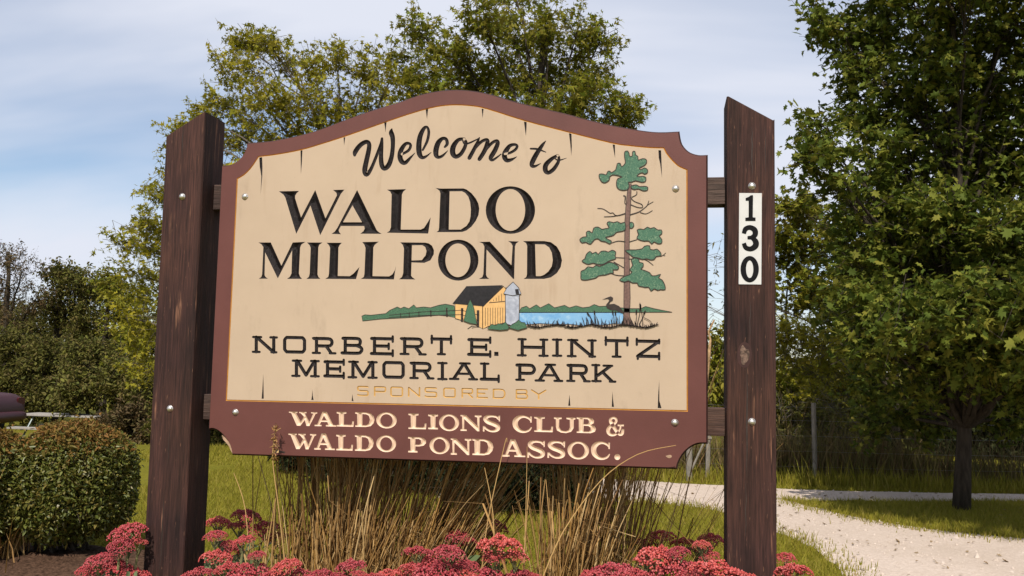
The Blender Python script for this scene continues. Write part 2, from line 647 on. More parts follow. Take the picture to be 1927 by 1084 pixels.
TH = 0.045
outer_top = [(466, 270.7), (500, 268), (526.7, 264), (570, 254.5), (606, 243.7), (640, 230.5), (696, 210.3), (750, 194), (785, 181.5), (821.7, 173.2), (858, 170.5), (894.4, 173.4), (930.8, 181.6), (978, 195.5), (1058, 214.3), (1112.5, 228.5), (1148.8, 237), (1203.4, 247), (1239.7, 250.7), (1276, 249.4)]
notch_tr = [(1276, 249.4), (1277.7, 260.4), (1280.9, 271.5), (1288.3, 281.7), (1297.5, 288.8), (1308.6, 292.7), (1317.8, 294.1), (1328.9, 293.7)]
notch_br = [(1328.9, 832.4), (1317.8, 832.4), (1308.6, 834.3), (1299.3, 838.9), (1290.1, 846.3), (1282.7, 854.6), (1277.2, 863.8), (1273.5, 873), (1271.7, 880)]
notch_bl = [(437.5, 853.5), (435.2, 842), (430.1, 830), (420.9, 818), (411.7, 809.7), (404.3, 806), (398.7, 805), (393.7, 806)]
notch_tl = [(418.3, 313.5), (429.8, 312.6), (439, 309.3), (448.3, 302.9), (455.6, 295.5), (461.2, 286.3), (464.4, 278), (466, 270.7)]
px_outer = smooth_line(outer_top, 3)[:-1] + smooth_line(notch_tr, 2) + smooth_line(notch_br, 2) + smooth_line(notch_bl, 2) + smooth_line(notch_tl, 2)[:-1]
in_top = [(486, 293.6), (520, 289.5), (566, 280.8), (605, 269.5), (647, 256), (690, 241), (727, 228), (765, 215), (800, 204.5), (829, 198.3), (858, 196.2), (890.8, 198.3), (919.9, 204.5), (989, 226.3), (1072.5, 248.1), (1152.5, 268.1), (1185, 272.9), (1221.5, 276.5), (1250, 277.3)]
in_tr = [(1250, 277.3), (1255, 287.2), (1260.6, 294.6), (1268, 302.9), (1277.2, 311.2), (1286.4, 315.8), (1293.8, 318.6)]
in_tl = [(445.8, 335.5), (458.3, 328.3), (470.9, 315.7), (479.9, 303), (486, 293.6)]
px_inner = smooth_line(in_top, 3)[:-1] + smooth_line(in_tr, 2) + [(1294.5, 774.5), (425, 754.2)] + smooth_line(in_tl, 2)[:-1]
OUT = plane2(px_outer)
INN = plane2(px_inner)


def offset_poly(poly, d):
    """move a closed loop inward (d > 0)"""
    P = np.asarray(poly, float)
    area = 0.5 * np.sum(P[:, 0] * np.roll(P[:, 1], -1) - np.roll(P[:, 0], -1) * P[:, 1])
    s = 1 if area > 0 else -1
    out = []
    n = len(P)
    for i in range(n):
        a, b, c = P[i - 1], P[i], P[(i + 1) % n]
        e1 = (b - a) / (np.linalg.norm(b - a) + 1e-12); e2 = (c - b) / (np.linalg.norm(c - b) + 1e-12)
        n1 = np.array([-e1[1], e1[0]]) * s; n2 = np.array([-e2[1], e2[0]]) * s
        m = n1 + n2
        m /= max(0.6, np.dot(m, m) ** 0.5 * np.dot(m, m) ** 0.5 / 2) if np.dot(m, m) > 0 else 1
        out.append(tuple(b + m * d))
    return out


INN2 = offset_poly(INN, 0.0045)
MIDL = offset_poly(INN, 0.0022)


def stroke_poly(pts, closed=False, n=5, round_ends=True, smooth=True):
    """a pen stroke: points (x, y, width) -> one outline"""
    P = [tuple(p) for p in pts]
    if smooth and len(P) > 2:
        P = smooth_line(P, n, closed)
    P = np.asarray(P, float)
    xy, w = P[:, :2], np.maximum(P[:, 2], 0.05) / 2
    N = len(xy)
    if closed:
        t = np.roll(xy, -1, 0) - np.roll(xy, 1, 0)
    else:
        t = np.gradient(xy, axis=0)
    t /= np.linalg.norm(t, axis=1, keepdims=True) + 1e-12
    nrm = np.stack([-t[:, 1], t[:, 0]], 1)
    L, Rr = xy + nrm * w[:, None], xy - nrm * w[:, None]
    if closed:
        return [tuple(p) for p in L], [tuple(p) for p in Rr]
    out = [tuple(p) for p in L]
    if round_ends and w[-1] > 0.6:
        a0 = math.atan2(nrm[-1, 1], nrm[-1, 0])
        for k in range(1, 4):
            a = a0 - math.pi * k / 4
            out.append((xy[-1, 0] + w[-1] * math.cos(a), xy[-1, 1] + w[-1] * math.sin(a)))
    out += [tuple(p) for p in Rr[::-1]]
    if round_ends and w[0] > 0.6:
        a0 = math.atan2(-nrm[0, 1], -nrm[0, 0])
        for k in range(1, 4):
            a = a0 - math.pi * k / 4
            out.append((xy[0, 0] + w[0] * math.cos(a), xy[0, 1] + w[0] * math.sin(a)))
    return out


class Shape:
    """union of outlines (each with its own holes), all in (x, z)"""
    def __init__(s, parts):
        s.parts = parts

    def inside(s, c):
        r = np.zeros(len(c), bool)
        for o, hs in s.parts:
            q = poly_in(c, o)
            for h in hs: q &= ~poly_in(c, h)
            r |= q
        return r

    def loops(s):
        L = []
        for o, hs in s.parts:
            L.append(o); L += hs
        return L


def shape_px(parts, Y=0.0):
    return Shape([(plane2(o, Y), [plane2(h, Y) for h in hs]) for o, hs in parts])


def boundary(V, F):
    cnt = {}
    for t in F:
        for a, b in ((t[0], t[1]), (t[1], t[2]), (t[2], t[0])):
            k = (min(a, b), max(a, b)); cnt[k] = cnt.get(k, 0) + 1
    return [k for k, n in cnt.items() if n == 1]


CARVED = {'cream': [], 'brown': []}


def carve(name, shp, mat, parent, field, step, slope=0.75, deep=0.012):
    """a V-cut letter sunk into the face; returns the object"""
    V, F = fill2d(shp.loops(), shp.inside)
    B = boundary(V, F)
    A, C = V[[k[0] for k in B]], V[[k[1] for k in B]]
    lo, hi = V.min(0), V.max(0)
    g = np.stack(np.meshgrid(np.arange(lo[0], hi[0], step), np.arange(lo[1], hi[1], step)), -1).reshape(-1, 2)
    g = g[shp.inside(g)]

    def dist(P):
        d = np.full(len(P), 1e9)
        for a, c in zip(A, C):
            ab = c - a
            t = np.clip(((P - a) @ ab) / (ab @ ab + 1e-15), 0, 1)
            d = np.minimum(d, np.linalg.norm(P - (a + t[:, None] * ab), axis=1))
        return d
    if len(g):
        dg = dist(g); g = g[dg > step * 0.45]
    used = sorted({i for k in B for i in k})
    rem = {o: n for n, o in enumerate(used)}
    co = [Vector((V[i][0], V[i][1])) for i in used] + [Vector((p[0], p[1])) for p in g]
    ed = [(rem[a], rem[b]) for a, b in B]
    v, e, f, _, _, _ = delaunay_2d_cdt(co, ed, [], 0, 1e-7)
    V3 = np.array([(p.x, p.y) for p in v]); F3 = np.array([t for t in f if len(t) == 3], int)
    F3 = F3[shp.inside(V3[F3].mean(1))]
    dd = dist(V3)
    dd[dd < step * 0.2] = 0
    dep = np.minimum(dd * slope, deep)
    o = mesh_np(name, np.column_stack([V3[:, 0], dep, V3[:, 1]]), F3, mat, parent)
    CARVED[field].append((shp, [(V[a], V[b]) for a, b in B]))
    return o


def flat(name, shp, mat, parent, lift):
    """flat paint on the face, a hair proud of it"""
    V, F = fill2d(shp.loops(), shp.inside)
    return mesh_np(name, np.column_stack([V[:, 0], np.full(len(V), -lift), V[:, 1]]), F, mat, parent)


board = empty('sign_board'); board.parent = sign

# --- big carved roman capitals, traced
c1 = crop((520, 340), 7.4115); c2 = crop((770, 340), 7.4115); c3 = crop((480, 440), 6.4233); c4 = crop((760, 440), 6.216)


def ell(cx, cy, rx, ry, n=40, rot=0.0):
    return [(cx + rx * math.cos(a) * math.cos(rot) - ry * math.sin(a) * math.sin(rot), cy + rx * math.cos(a) * math.sin(rot) + ry * math.sin(a) * math.cos(rot)) for a in np.linspace(0, 2 * math.pi, n, endpoint=False)]


G = {}
G['W'] = [(c1([(35, 148), (318, 143), (280, 180), (262, 212), (262, 245), (345, 512), (543, 130), (685, 525), (845, 205), (838, 170), (790, 130), (950, 125), (900, 185), (612, 762), (476, 347), (278, 742), (125, 235), (100, 195)]), [])]
G['A'] = [(c1([(1127, 130), (1400, 690), (1425, 715), (1470, 742), (1170, 740), (1215, 705), (1232, 670), (1225, 633), (900, 632), (870, 690), (875, 715), (903, 748), (770, 742), (815, 710), (850, 660)]), [c1([(1062, 345), (930, 580), (1195, 580)])])]
G['L'] = [(c1([(1543, 125), (1810, 118), (1770, 155), (1752, 195), (1735, 682), (2013, 682), (2060, 660), (2105, 590), (2153, 510), (2118, 738), (1540, 726), (1580, 700), (1598, 650), (1608, 190), (1590, 155)]), [])]
G['D'] = [(c2([(370, 103), (440, 110), (755, 108), (800, 123), (870, 175), (930, 250), (965, 320), (978, 390), (967, 480), (930, 560), (870, 640), (800, 695), (740, 715), (640, 718), (380, 718), (410, 695), (417, 650), (435, 180), (422, 140)]), [c2([(565, 150), (735, 148), (780, 170), (825, 225), (850, 300), (860, 400), (855, 500), (840, 570), (800, 630), (720, 682), (552, 682)])])]
G['O'] = [(c2(ell(1412, 410, 344, 332)), [c2(ell(1412, 409, 206, 292))])]
G['M'] = [(c3([(40, 105), (190, 105), (318, 385), (455, 105), (610, 97), (560, 130), (545, 165), (530, 480), (545, 520), (568, 545), (385, 545), (420, 520), (440, 480), (448, 200), (275, 540), (122, 225), (115, 500), (125, 520), (155, 543), (45, 543), (75, 522), (85, 490), (100, 160), (75, 125)]), [])]
G['I'] = [(c3([(628, 105), (815, 105), (775, 135), (765, 165), (755, 490), (765, 520), (790, 545), (620, 545), (650, 520), (660, 480), (672, 170), (660, 140)]), [])]
G['L1'] = [(c3([(865, 108), (1050, 108), (1020, 140), (1008, 165), (1000, 510), (1145, 512), (1190, 480), (1262, 400), (1220, 548), (848, 545), (885, 520), (893, 480), (907, 170), (895, 140)]), [])]
G['L2'] = [(c3([(1295, 100), (1495, 95), (1445, 135), (1430, 165), (1420, 512), (1620, 515), (1660, 490), (1690, 440), (1703, 388), (1678, 552), (1278, 545), (1315, 520), (1322, 480), (1335, 170), (1320, 130)]), [])]
G['P'] = [([(753.2, 456), (800.2, 456.6), (806.7, 458), (813, 462.5), (816.6, 470.6), (816.3, 478.6), (809.9, 489.9), (798.6, 494.7), (774.5, 493.9), (773.7, 518.8), (776, 522), (781.7, 526), (750.9, 525.6), (756.5, 521), (758.7, 514), (760.2, 468), (758, 461)], [[(775.3, 461.7), (794.6, 461.4), (800.2, 464.9), (802.6, 472.2), (801, 480.2), (793.8, 489.5), (774.5, 490.2)]])]
G['O2'] = [(c4(ell(636, 308, 237, 240)), [c4(ell(632, 310, 146, 197))])]
G['N'] = [(c4([(880, 95), (1005, 92), (1258, 368), (1272, 140), (1255, 110), (1220, 85), (1345, 90), (1312, 115), (1300, 150), (1290, 530), (1275, 525), (968, 185), (962, 480), (972, 505), (1000, 528), (878, 528), (918, 505), (930, 470), (942, 150), (925, 115)]), [])]
G['D2'] = [(c4([(1392, 85), (1640, 85), (1720, 98), (1790, 150), (1830, 220), (1850, 310), (1835, 390), (1790, 460), (1720, 510), (1640, 528), (1400, 528), (1432, 505), (1440, 470), (1442, 140), (1428, 108)]), [c4([(1535, 122), (1650, 125), (1700, 160), (1730, 220), (1742, 310), (1730, 380), (1690, 440), (1640, 480), (1600, 495), (1545, 495)])])]
for k in ('W', 'A', 'L', 'D', 'O', 'M', 'I', 'L1', 'L2', 'P', 'O2', 'N', 'D2'):
    carve('letter', shape_px(G[k]), M['ink'], board, 'cream', 0.0032)

# --- script line
c5 = crop((650, 225), 4.4814)
SCRIPT = [
    [[(78, 300, 26), (82, 275, 40), (108, 235, 40), (142, 203, 38), (180, 188, 36), (200, 208, 36), (196, 262, 40), (177, 350, 42), (163, 425, 44), (174, 462, 40), (197, 448, 34), (228, 390, 28), (268, 290, 26), (300, 205, 26), (309, 160, 22)],
     [(309, 165, 22), (305, 225, 32), (300, 320, 38), (308, 388, 40), (331, 412, 40), (365, 383, 42), (390, 310, 38), (400, 220, 36), (398, 150, 40), (386, 108, 40), (393, 74, 5)]],
    [[(478, 292, 22), (530, 262, 24), (550, 224, 24), (538, 202, 24), (505, 207, 30), (470, 257, 40), (460, 312, 44), (475, 354, 42), (505, 364, 34), (545, 325, 22), (588, 280, 4)]],
    [[(652, 258, 18), (690, 180, 24), (703, 105, 24), (688, 64, 22), (660, 78, 32), (630, 142, 42), (619, 222, 46), (625, 290, 44), (648, 320, 32), (682, 310, 20), (725, 275, 4)]],
    [[(838, 232, 18), (858, 205, 28), (850, 167, 28), (820, 160, 30), (785, 192, 42), (765, 250, 46), (765, 298, 42), (786, 318, 28), (822, 303, 22), (865, 260, 4)]],
    [[(1002, 164, 26), (952, 172, 32), (911, 226, 44), (905, 282, 46), (930, 312, 38), (970, 293, 34), (1004, 240, 32), (1016, 192, 28), (1000, 165, 20)], [(990, 180, 12), (1005, 205, 14), (1050, 196, 16), (1130, 157, 10)]],
    [[(1130, 152, 10), (1105, 212, 30), (1045, 324, 34)], [(1072, 268, 22), (1140, 192, 26), (1188, 170, 28), (1198, 192, 36), (1175, 260, 38), (1130, 334, 34)], [(1160, 285, 22), (1230, 203, 26), (1274, 180, 28), (1284, 202, 36), (1260, 262, 40), (1226, 320, 38), (1238, 342, 24), (1270, 325, 18), (1312, 292, 10)]],
    [[(1345, 290, 18), (1385, 282, 22), (1430, 256, 24), (1448, 227, 24), (1430, 211, 24), (1386, 222, 32), (1352, 270, 44), (1341, 310, 44), (1360, 343, 38), (1400, 338, 26), (1448, 312, 4)]],
    [[(1690, 180, 6), (1660, 217, 28), (1612, 290, 40), (1577, 358, 42), (1573, 390, 32), (1602, 393, 22), (1650, 368, 4)], [(1562, 246, 16), (1620, 250, 18), (1690, 275, 8)]],
    [[(1790, 302, 22), (1742, 330, 32), (1692, 380, 42), (1687, 428, 42), (1712, 448, 34), (1756, 418, 34), (1794, 360, 28), (1800, 318, 22), (1788, 303, 16)], [(1768, 330, 10), (1800, 344, 14), (1865, 325, 4)]],
]
for strokes in SCRIPT:
    carve('letter', shape_px([(stroke_poly(c5(s)), []) for s in strokes]), M['ink'], board, 'cream', 0.0026)

# --- wide slab capitals: strokes on a unit box; 'w' a main stroke, 's' a serif
W_, S_ = 6.3, 4.6
a_, z_ = 0.0, 1.0
SL = {
    'N': [('w', [(.17, .06), (.17, .94)]), ('w', [(.85, .06), (.85, .94)]), ('w', [(.20, .08), (.83, .92)]), ('s', [(.05, .06), (.36, .06)]), ('s', [(.72, .06), (.97, .06)]), ('s', [(.04, .94), (.30, .94)]), ('s', [(.76, .94), (.95, .94)])],
    'O': [('c', [(.08, .22), (.16, .08), (.5, .08), (.84, .08), (.92, .22), (.92, .78), (.84, .92), (.5, .92), (.16, .92), (.08, .78)])],
    'R': [('w', [(.20, .08), (.20, .92)]), ('w', [(.10, .10), (.68, .10), (.80, .18), (.83, .30), (.80, .44), (.68, .52), (.20, .52)]), ('w', [(.60, .54), (.78, .90)]), ('s', [(.05, .94), (.34, .94)]), ('s', [(.74, .94), (.97, .94)]), ('s', [(.06, .08), (.2, .08)])],
    'B': [('w', [(.20, .08), (.20, .92)]), ('w', [(.10, .09), (.70, .09), (.83, .17), (.85, .28), (.82, .41), (.70, .48), (.20, .48)]), ('w', [(.66, .48), (.84, .56), (.92, .70), (.87, .84), (.74, .92), (.06, .92)])],
    'E': [('w', [(.18, .08), (.18, .92)]), ('w', [(.06, .10), (.92, .10)]), ('w', [(.18, .50), (.74, .50)]), ('w', [(.05, .92), (.92, .92)]), ('s', [(.95, -.04), (.95, .26)]), ('s', [(.78, .36), (.78, .66)]), ('s', [(.95, .72), (.95, 1.04)])],
    'T': [('w', [(.5, .08), (.5, .92)]), ('w', [(.06, .08), (.94, .08)]), ('s', [(.06, -.10), (.06, .32)]), ('s', [(.94, -.10), (.94, .32)]), ('s', [(.34, .94), (.66, .94)])],
    'H': [('w', [(.17, .06), (.17, .94)]), ('w', [(.85, .06), (.85, .94)]), ('w', [(.17, .48), (.85, .48)]), ('s', [(.05, .05), (.28, .05)]), ('s', [(.75, .05), (.97, .05)]), ('s', [(.03, .94), (.28, .94)]), ('s', [(.72, .94), (.98, .94)])],
    'I': [('w', [(.5, .06), (.5, .94)]), ('s', [(.06, .06), (.94, .06)]), ('s', [(.06, .94), (.94, .94)])],
    'Z': [('w', [(.06, .10), (.94, .10)]), ('w', [(.92, .12), (.10, .88)]), ('w', [(.08, .90), (.94, .90)]), ('s', [(.05, -.02), (.05, .30)]), ('s', [(.95, .0), (.95, .2)]), ('s', [(.95, .70), (.95, 1.05)]), ('s', [(.09, .88), (.09, 1.05)])],
    'M': [('w', [(.17, .06), (.17, .94)]), ('w', [(.85, .06), (.85, .94)]), ('w', [(.20, .06), (.52, .88)]), ('w', [(.82, .06), (.52, .88)]), ('s', [(.04, .06), (.34, .06)]), ('s', [(.70, .06), (.98, .06)]), ('s', [(.02, .94), (.28, .94)]), ('s', [(.70, .94), (.98, .94)])],
    'A': [('w', [(.50, .10), (.16, .92)]), ('w', [(.54, .10), (.86, .92)]), ('s', [(.38, .06), (.72, .06)]), ('s', [(.30, .64), (.72, .64)]), ('s', [(.02, .94), (.32, .94)]), ('s', [(.70, .94), (.98, .94)])],
    'L': [('w', [(.22, .06), (.22, .92)]), ('w', [(.05, .92), (.92, .92)]), ('s', [(.04, .06), (.42, .06)]), ('s', [(.94, .70), (.94, 1.06)])],
    'P': [('w', [(.22, .08), (.22, .92)]), ('w', [(.08, .10), (.72, .10), (.86, .18), (.92, .32), (.88, .46), (.74, .56), (.22, .56)]), ('s', [(.05, .94), (.42, .94)])],
    'K': [('w', [(.18, .06), (.18, .94)]), ('w', [(.78, .10), (.26, .62)]), ('w', [(.46, .44), (.84, .92)]), ('s', [(.03, .06), (.32, .06)]), ('s', [(.50, .08), (.86, .08)]), ('s', [(.03, .94), (.38, .94)]), ('s', [(.76, .95), (.99, .95)])],
    'S': [('w', [(.95, .10), (.85, .05), (.15, .05), (.04, .14), (.04, .34), (.14, .46), (.86, .50), (.96, .62), (.96, .84), (.86, .95), (.12, .95), (.04, .88)])],
    'D': [('w', [(.05, .06), (.70, .06), (.90, .20), (.96, .50), (.90, .80), (.70, .94), (.05, .94)]), ('w', [(.06, .06), (.06, .94)])],
    'Y': [('w', [(.03, .05), (.5, .50)]), ('w', [(.97, .05), (.5, .50)]), ('w', [(.5, .50), (.5, .96)])],
}
SL['Os'] = [('c', [(.04, .16), (.12, .05), (.5, .05), (.88, .05), (.96, .16), (.96, .84), (.88, .95), (.5, .95), (.12, .95), (.04, .84)])]
SL['Ps'] = [('w', [(.06, .06), (.06, .96)]), ('w', [(.06, .06), (.84, .06), (.96, .18), (.96, .40), (.84, .52), (.06, .52)])]
SL['Rs'] = SL['Ps'] + [('w', [(.55, .52), (.96, .96)])]
SL['Es'] = [('w', [(.06, .06), (.06, .94)]), ('w', [(.04, .06), (.96, .06)]), ('w', [(.06, .5), (.72, .5)]), ('w', [(.04, .94), (.96, .94)])]
SL['Bs'] = [('w', [(.06, .06), (.06, .94)]), ('w', [(.06, .06), (.78, .06), (.90, .16), (.90, .36), (.78, .46), (.06, .48)]), ('w', [(.7, .47), (.86, .54), (.96, .66), (.94, .84), (.80, .94), (.06, .94)])]
SL['Ns'] = [('w', [(.05, .95), (.05, .05)]), ('w', [(.05, .05), (.95, .95)]), ('w', [(.95, .95), (.95, .05)])]


def slab_shape(ch, x0, x1, y0, y1, ww, sw, skew=0.0):
    def m(p):
        return (x0 + (x1 - x0) * p[0], y0 + (y1 - y0) * p[1] + skew * (p[0] - .5) * (x1 - x0))
    parts = []
    for k, pts in SL[ch]:
        w = sw if k == 's' else ww
        P = [m(p) + (w,) for p in pts]
        if k == 'c':
            P = [tuple(np.array(P[i]) * (1 - t) + np.array(P[(i + 1) % len(P)]) * t) for i in range(len(P)) for t in (0, .33, .67)]
            a, b = stroke_poly(P, closed=True, smooth=False)
            big, small = (a, b)
            if abs(np.ptp([p[0] for p in a])) < abs(np.ptp([p[0] for p in b])): big, small = b, a
            parts.append((big, [small]))
        elif len(P) > 4:
            parts.append((stroke_poly(P, n=3), []))
        else:
            for i in range(len(P) - 1):
                parts.append((stroke_poly([P[i], P[i + 1]], smooth=False), []))
    return shape_px(parts)


ROW1 = [('N', 474, 522.4, 632.8, 664.5), ('O', 532.1, 576.6, 632.8, 665), ('R', 586.3, 632.6, 634.2, 666.5), ('B', 641, 684.5, 634, 667.2), ('E', 696.7, 741.3, 634, 668.5), ('R', 751.3, 802.6, 634.6, 668.6), ('T', 810.1, 851.1, 635.5, 668.6), ('E', 879.5, 924.8, 636.2, 670), ('H', 972.7, 1031.7, 637.3, 671.2), ('I', 1039.5, 1057.3, 637.3, 671.5), ('N', 1066.3, 1122.7, 638.4, 672.7), ('T', 1137.3, 1183.4, 638.4, 673.4), ('Z', 1196, 1242.7, 638.8, 674.2),
        ('M', 549, 600.9, 677.3, 709.7), ('E', 609.2, 648.8, 678, 710.4), ('M', 654.8, 709.9, 679.4, 712.4), ('O', 719, 762.1, 680, 712.4), ('R', 769.9, 817.1, 680.7, 713.8), ('I', 823.6, 841.4, 681.4, 715.5), ('A', 845.5, 898.8, 682, 715.5), ('L', 903.5, 940.6, 682.7, 716.5), ('P', 969.6, 1008.8, 684, 717), ('A', 1006.9, 1059.1, 684.4, 718.6), ('R', 1065.1, 1111.2, 684.7, 719.3), ('K', 1113.3, 1158.4, 685.5, 719.6)]
for ch, x0, x1, y0, y1 in ROW1:
    carve('letter', slab_shape(ch, x0, x1, y0, y1, W_, S_, 0.021), M['ink'], board, 'cream', 0.0024, 0.8, 0.008)
carve('letter', shape_px([([(930, 662), (938, 662.2), (938.2, 670), (930, 669.8)], [])]), M['ink'], board, 'cream', 0.0024)
c6 = crop((660, 715), 5.071)
for ch, x0, x1 in [('S', 65, 168), ('Ps', 222, 335), ('Os', 380, 498), ('Ns', 548, 662), ('S', 708, 822), ('Os', 885, 1000), ('Rs', 1058, 1165), ('Es', 1203, 1308), ('D', 1355, 1475), ('Bs', 1575, 1690), ('Y', 1722, 1865)]:
    t = 60 + 0.0205 * (x0 - 65)
    (p0, p1) = c6([(x0, t), (x1, t + 92)])
    carve('letter', slab_shape(ch, p0[0], p1[0], p0[1], p1[1], 3.0, 2.6, 0.02), M['goldtext'], board, 'cream', 0.0018, 1.3, 0.006)


# --- roman capitals on the brown band
def norm(parts):
    P = np.array([p for o, hs in parts for p in o])
    lo, hi = P.min(0), P.max(0)
    f = lambda L: [((p[0] - lo[0]) / (hi[0] - lo[0]), (p[1] - lo[1]) / (hi[1] - lo[1])) for p in L]
    return [(f(o), [f(h) for h in hs]) for o, hs in parts]


RO = {k: norm(G[k]) for k in ('A', 'L', 'D', 'O', 'I', 'N', 'P')}
RO['W'] = [([(0, .02), (.30, .02), (.30, .10), (.25, .12), (.42, .70), (.53, .36), (.42, .12), (.36, .10), (.36, .02), (.62, .02), (.62, .10), (.56, .12), (.72, .70), (.86, .12), (.78, .10), (.78, .02), (1, .02), (1, .10), (.94, .13), (.72, 1), (.62, 1), (.56, .58), (.40, 1), (.28, 1), (.08, .12), (0, .10)], [])]
RO['A'] = [([(.36, 0), (.56, 0), (.86, .88), (1, .90), (1, 1), (.52, 1), (.52, .90), (.63, .88), (.59, .70), (.30, .70), (.24, .88), (.32, .90), (.32, 1), (0, 1), (0, .90), (.12, .88)], [[(.435, .26), (.33, .58), (.55, .58)]])]
RO['L'] = [([(0, 0), (.56, 0), (.56, .10), (.42, .13), (.42, .86), (.80, .86), (.88, .80), (.90, .62), (1, .62), (.97, 1), (0, 1), (0, .90), (.13, .87), (.13, .13), (0, .10)], [])]
RO['D'] = [([(0, 0), (.55, 0), (.80, .07), (.95, .25), (1, .48), (.95, .72), (.80, .93), (.55, 1), (0, 1), (0, .90), (.10, .87), (.10, .13), (0, .10)], [[(.37, .12), (.56, .13), (.70, .22), (.76, .48), (.70, .76), (.56, .87), (.37, .88)]])]
RO['I'] = [([(0, 0), (1, 0), (1, .11), (.75, .14), (.75, .86), (1, .89), (1, 1), (0, 1), (0, .89), (.25, .86), (.25, .14), (0, .11)], [])]
RO['N'] = [([(0, 0), (.26, 0), (.80, .66), (.80, .13), (.68, .10), (.68, 0), (1, 0), (1, .10), (.90, .13), (.90, 1), (.80, 1), (.18, .25), (.18, .87), (.30, .90), (.30, 1), (0, 1), (0, .90), (.08, .87), (.08, .10), (0, .08)], [])]
RO['P'] = [([(0, 0), (.62, 0), (.86, .06), (.99, .20), (.99, .38), (.86, .54), (.62, .60), (.40, .60), (.40, .87), (.52, .90), (.52, 1), (0, 1), (0, .90), (.13, .87), (.13, .13), (0, .10)], [[(.40, .12), (.60, .12), (.71, .20), (.71, .40), (.60, .48), (.40, .49)]])]
RO['U'] = [([(0, 0), (.36, 0), (.36, .10), (.24, .13), (.24, .62), (.34, .82), (.54, .87), (.68, .80), (.74, .62), (.74, .13), (.58, .10), (.58, 0), (1, 0), (1, .10), (.92, .13), (.92, .66), (.80, .90), (.56, 1), (.32, .97), (.14, .84), (.09, .62), (.09, .13), (0, .10)], [])]
RO['B'] = [([(0, 0), (.60, 0), (.82, .06), (.90, .20), (.88, .36), (.74, .46), (.92, .54), (1, .72), (.94, .90), (.72, 1), (0, 1), (0, .90), (.11, .87), (.11, .13), (0, .10)], [[(.36, .10), (.56, .11), (.63, .20), (.63, .34), (.54, .42), (.36, .43)], [(.36, .53), (.60, .54), (.72, .64), (.72, .80), (.62, .89), (.36, .90)]])]
OO = norm(G['O'])
RO['O'] = [(ell(.5, .5, .5, .5), [ell(.5, .5, .30, .385)])]


def ro_stroke(strokes):
    return [(stroke_poly(s, n=5, round_ends=False), []) for s in strokes]


RO['S'] = ro_stroke([[(.90, .06, .07), (.88, .22, .09), (.76, .10, .12), (.50, .06, .12), (.26, .10, .20), (.16, .24, .26), (.30, .40, .26), (.60, .52, .26), (.82, .64, .26), (.84, .80, .24), (.70, .92, .16), (.44, .94, .12), (.20, .82, .12), (.10, .68, .08)], [(.06, .66, .09), (.06, .98, .09)], [(.93, .02, .09), (.93, .36, .06)]])
RO['C'] = ro_stroke([[(.92, .30, .05), (.84, .16, .12), (.60, .06, .13), (.36, .10, .22), (.18, .28, .27), (.14, .50, .27), (.20, .72, .26), (.38, .90, .20), (.62, .95, .14), (.84, .86, .11), (.97, .68, .05)], [(.94, .04, .09), (.94, .40, .07)]])
RO['&'] = ro_stroke([[(.94, .64, .14), (.90, .86, .18), (.78, .94, .14), (.60, .80, .18), (.40, .50, .20), (.26, .28, .20), (.24, .14, .16), (.36, .05, .12), (.52, .08, .14), (.56, .22, .14), (.44, .38, .14), (.20, .54, .18), (.10, .74, .22), (.18, .92, .18), (.40, .97, .14), (.62, .86, .12), (.78, .62, .10), (.80, .46, .10)], [(.64, .44, .10), (.99, .44, .10)]])
ROWB = [('W', 543.7, 597.1, 774.6, 801.4), ('A', 592, 632.8, 775, 802.3), ('L', 633.6, 666.1, 775.4, 802.8), ('D', 668.4, 705, 775.9, 803.5), ('O', 708.1, 746.6, 775.8, 806.2), ('L', 768.6, 802.6, 778.5, 807.5), ('I', 805.7, 824.2, 780, 807.8), ('O', 826.3, 864, 779.4, 811.2), ('N', 866.5, 906.1, 781.2, 811.2), ('S', 908.2, 942.1, 781.2, 813), ('C', 964.3, 1001.4, 782, 813.8), ('L', 1005.3, 1041, 784.7, 813), ('U', 1042.5, 1082.9, 785.6, 815), ('B', 1085.2, 1121.7, 785.6, 815), ('&', 1141.1, 1174.3, 784.7, 819.6),
        ('W', 542.8, 595, 815.7, 845.3), ('A', 591.3, 630.2, 815.7, 846.5), ('L', 632.7, 664.4, 818.2, 847.7), ('D', 667.9, 703.3, 819, 848.7), ('O', 708.1, 745.4, 819, 850.8), ('P', 768, 802, 822.5, 851.6), ('O', 808.3, 846.3, 822, 854.5), ('N', 848.2, 887, 825.3, 856), ('D', 888.9, 928.5, 826.2, 856.7), ('A', 945.3, 988.5, 826.7, 859.7), ('S', 992, 1026.4, 828.8, 862.3), ('S', 1029.6, 1064.4, 829.7, 862.7), ('O', 1067.9, 1108.5, 830.6, 864.5), ('C', 1112, 1148.5, 831.1, 864.5)]
for ch, x0, x1, y0, y1 in ROWB:
    sk = 0.027
    f = lambda L: [(x0 + (x1 - x0) * p[0], y0 + (y1 - y0) * p[1] + sk * (p[0] - .5) * (x1 - x0)) for p in L]
    carve('letter', shape_px([(f(o), [f(h) for h in hs]) for o, hs in RO[ch]]), M['letter_cream'], board, 'brown', 0.0022, 0.9, 0.007)
carve('letter', shape_px([(ell(1161.7, 860, 5.6, 5.6, 20), [])]), M['letter_cream'], board, 'brown', 0.0024)

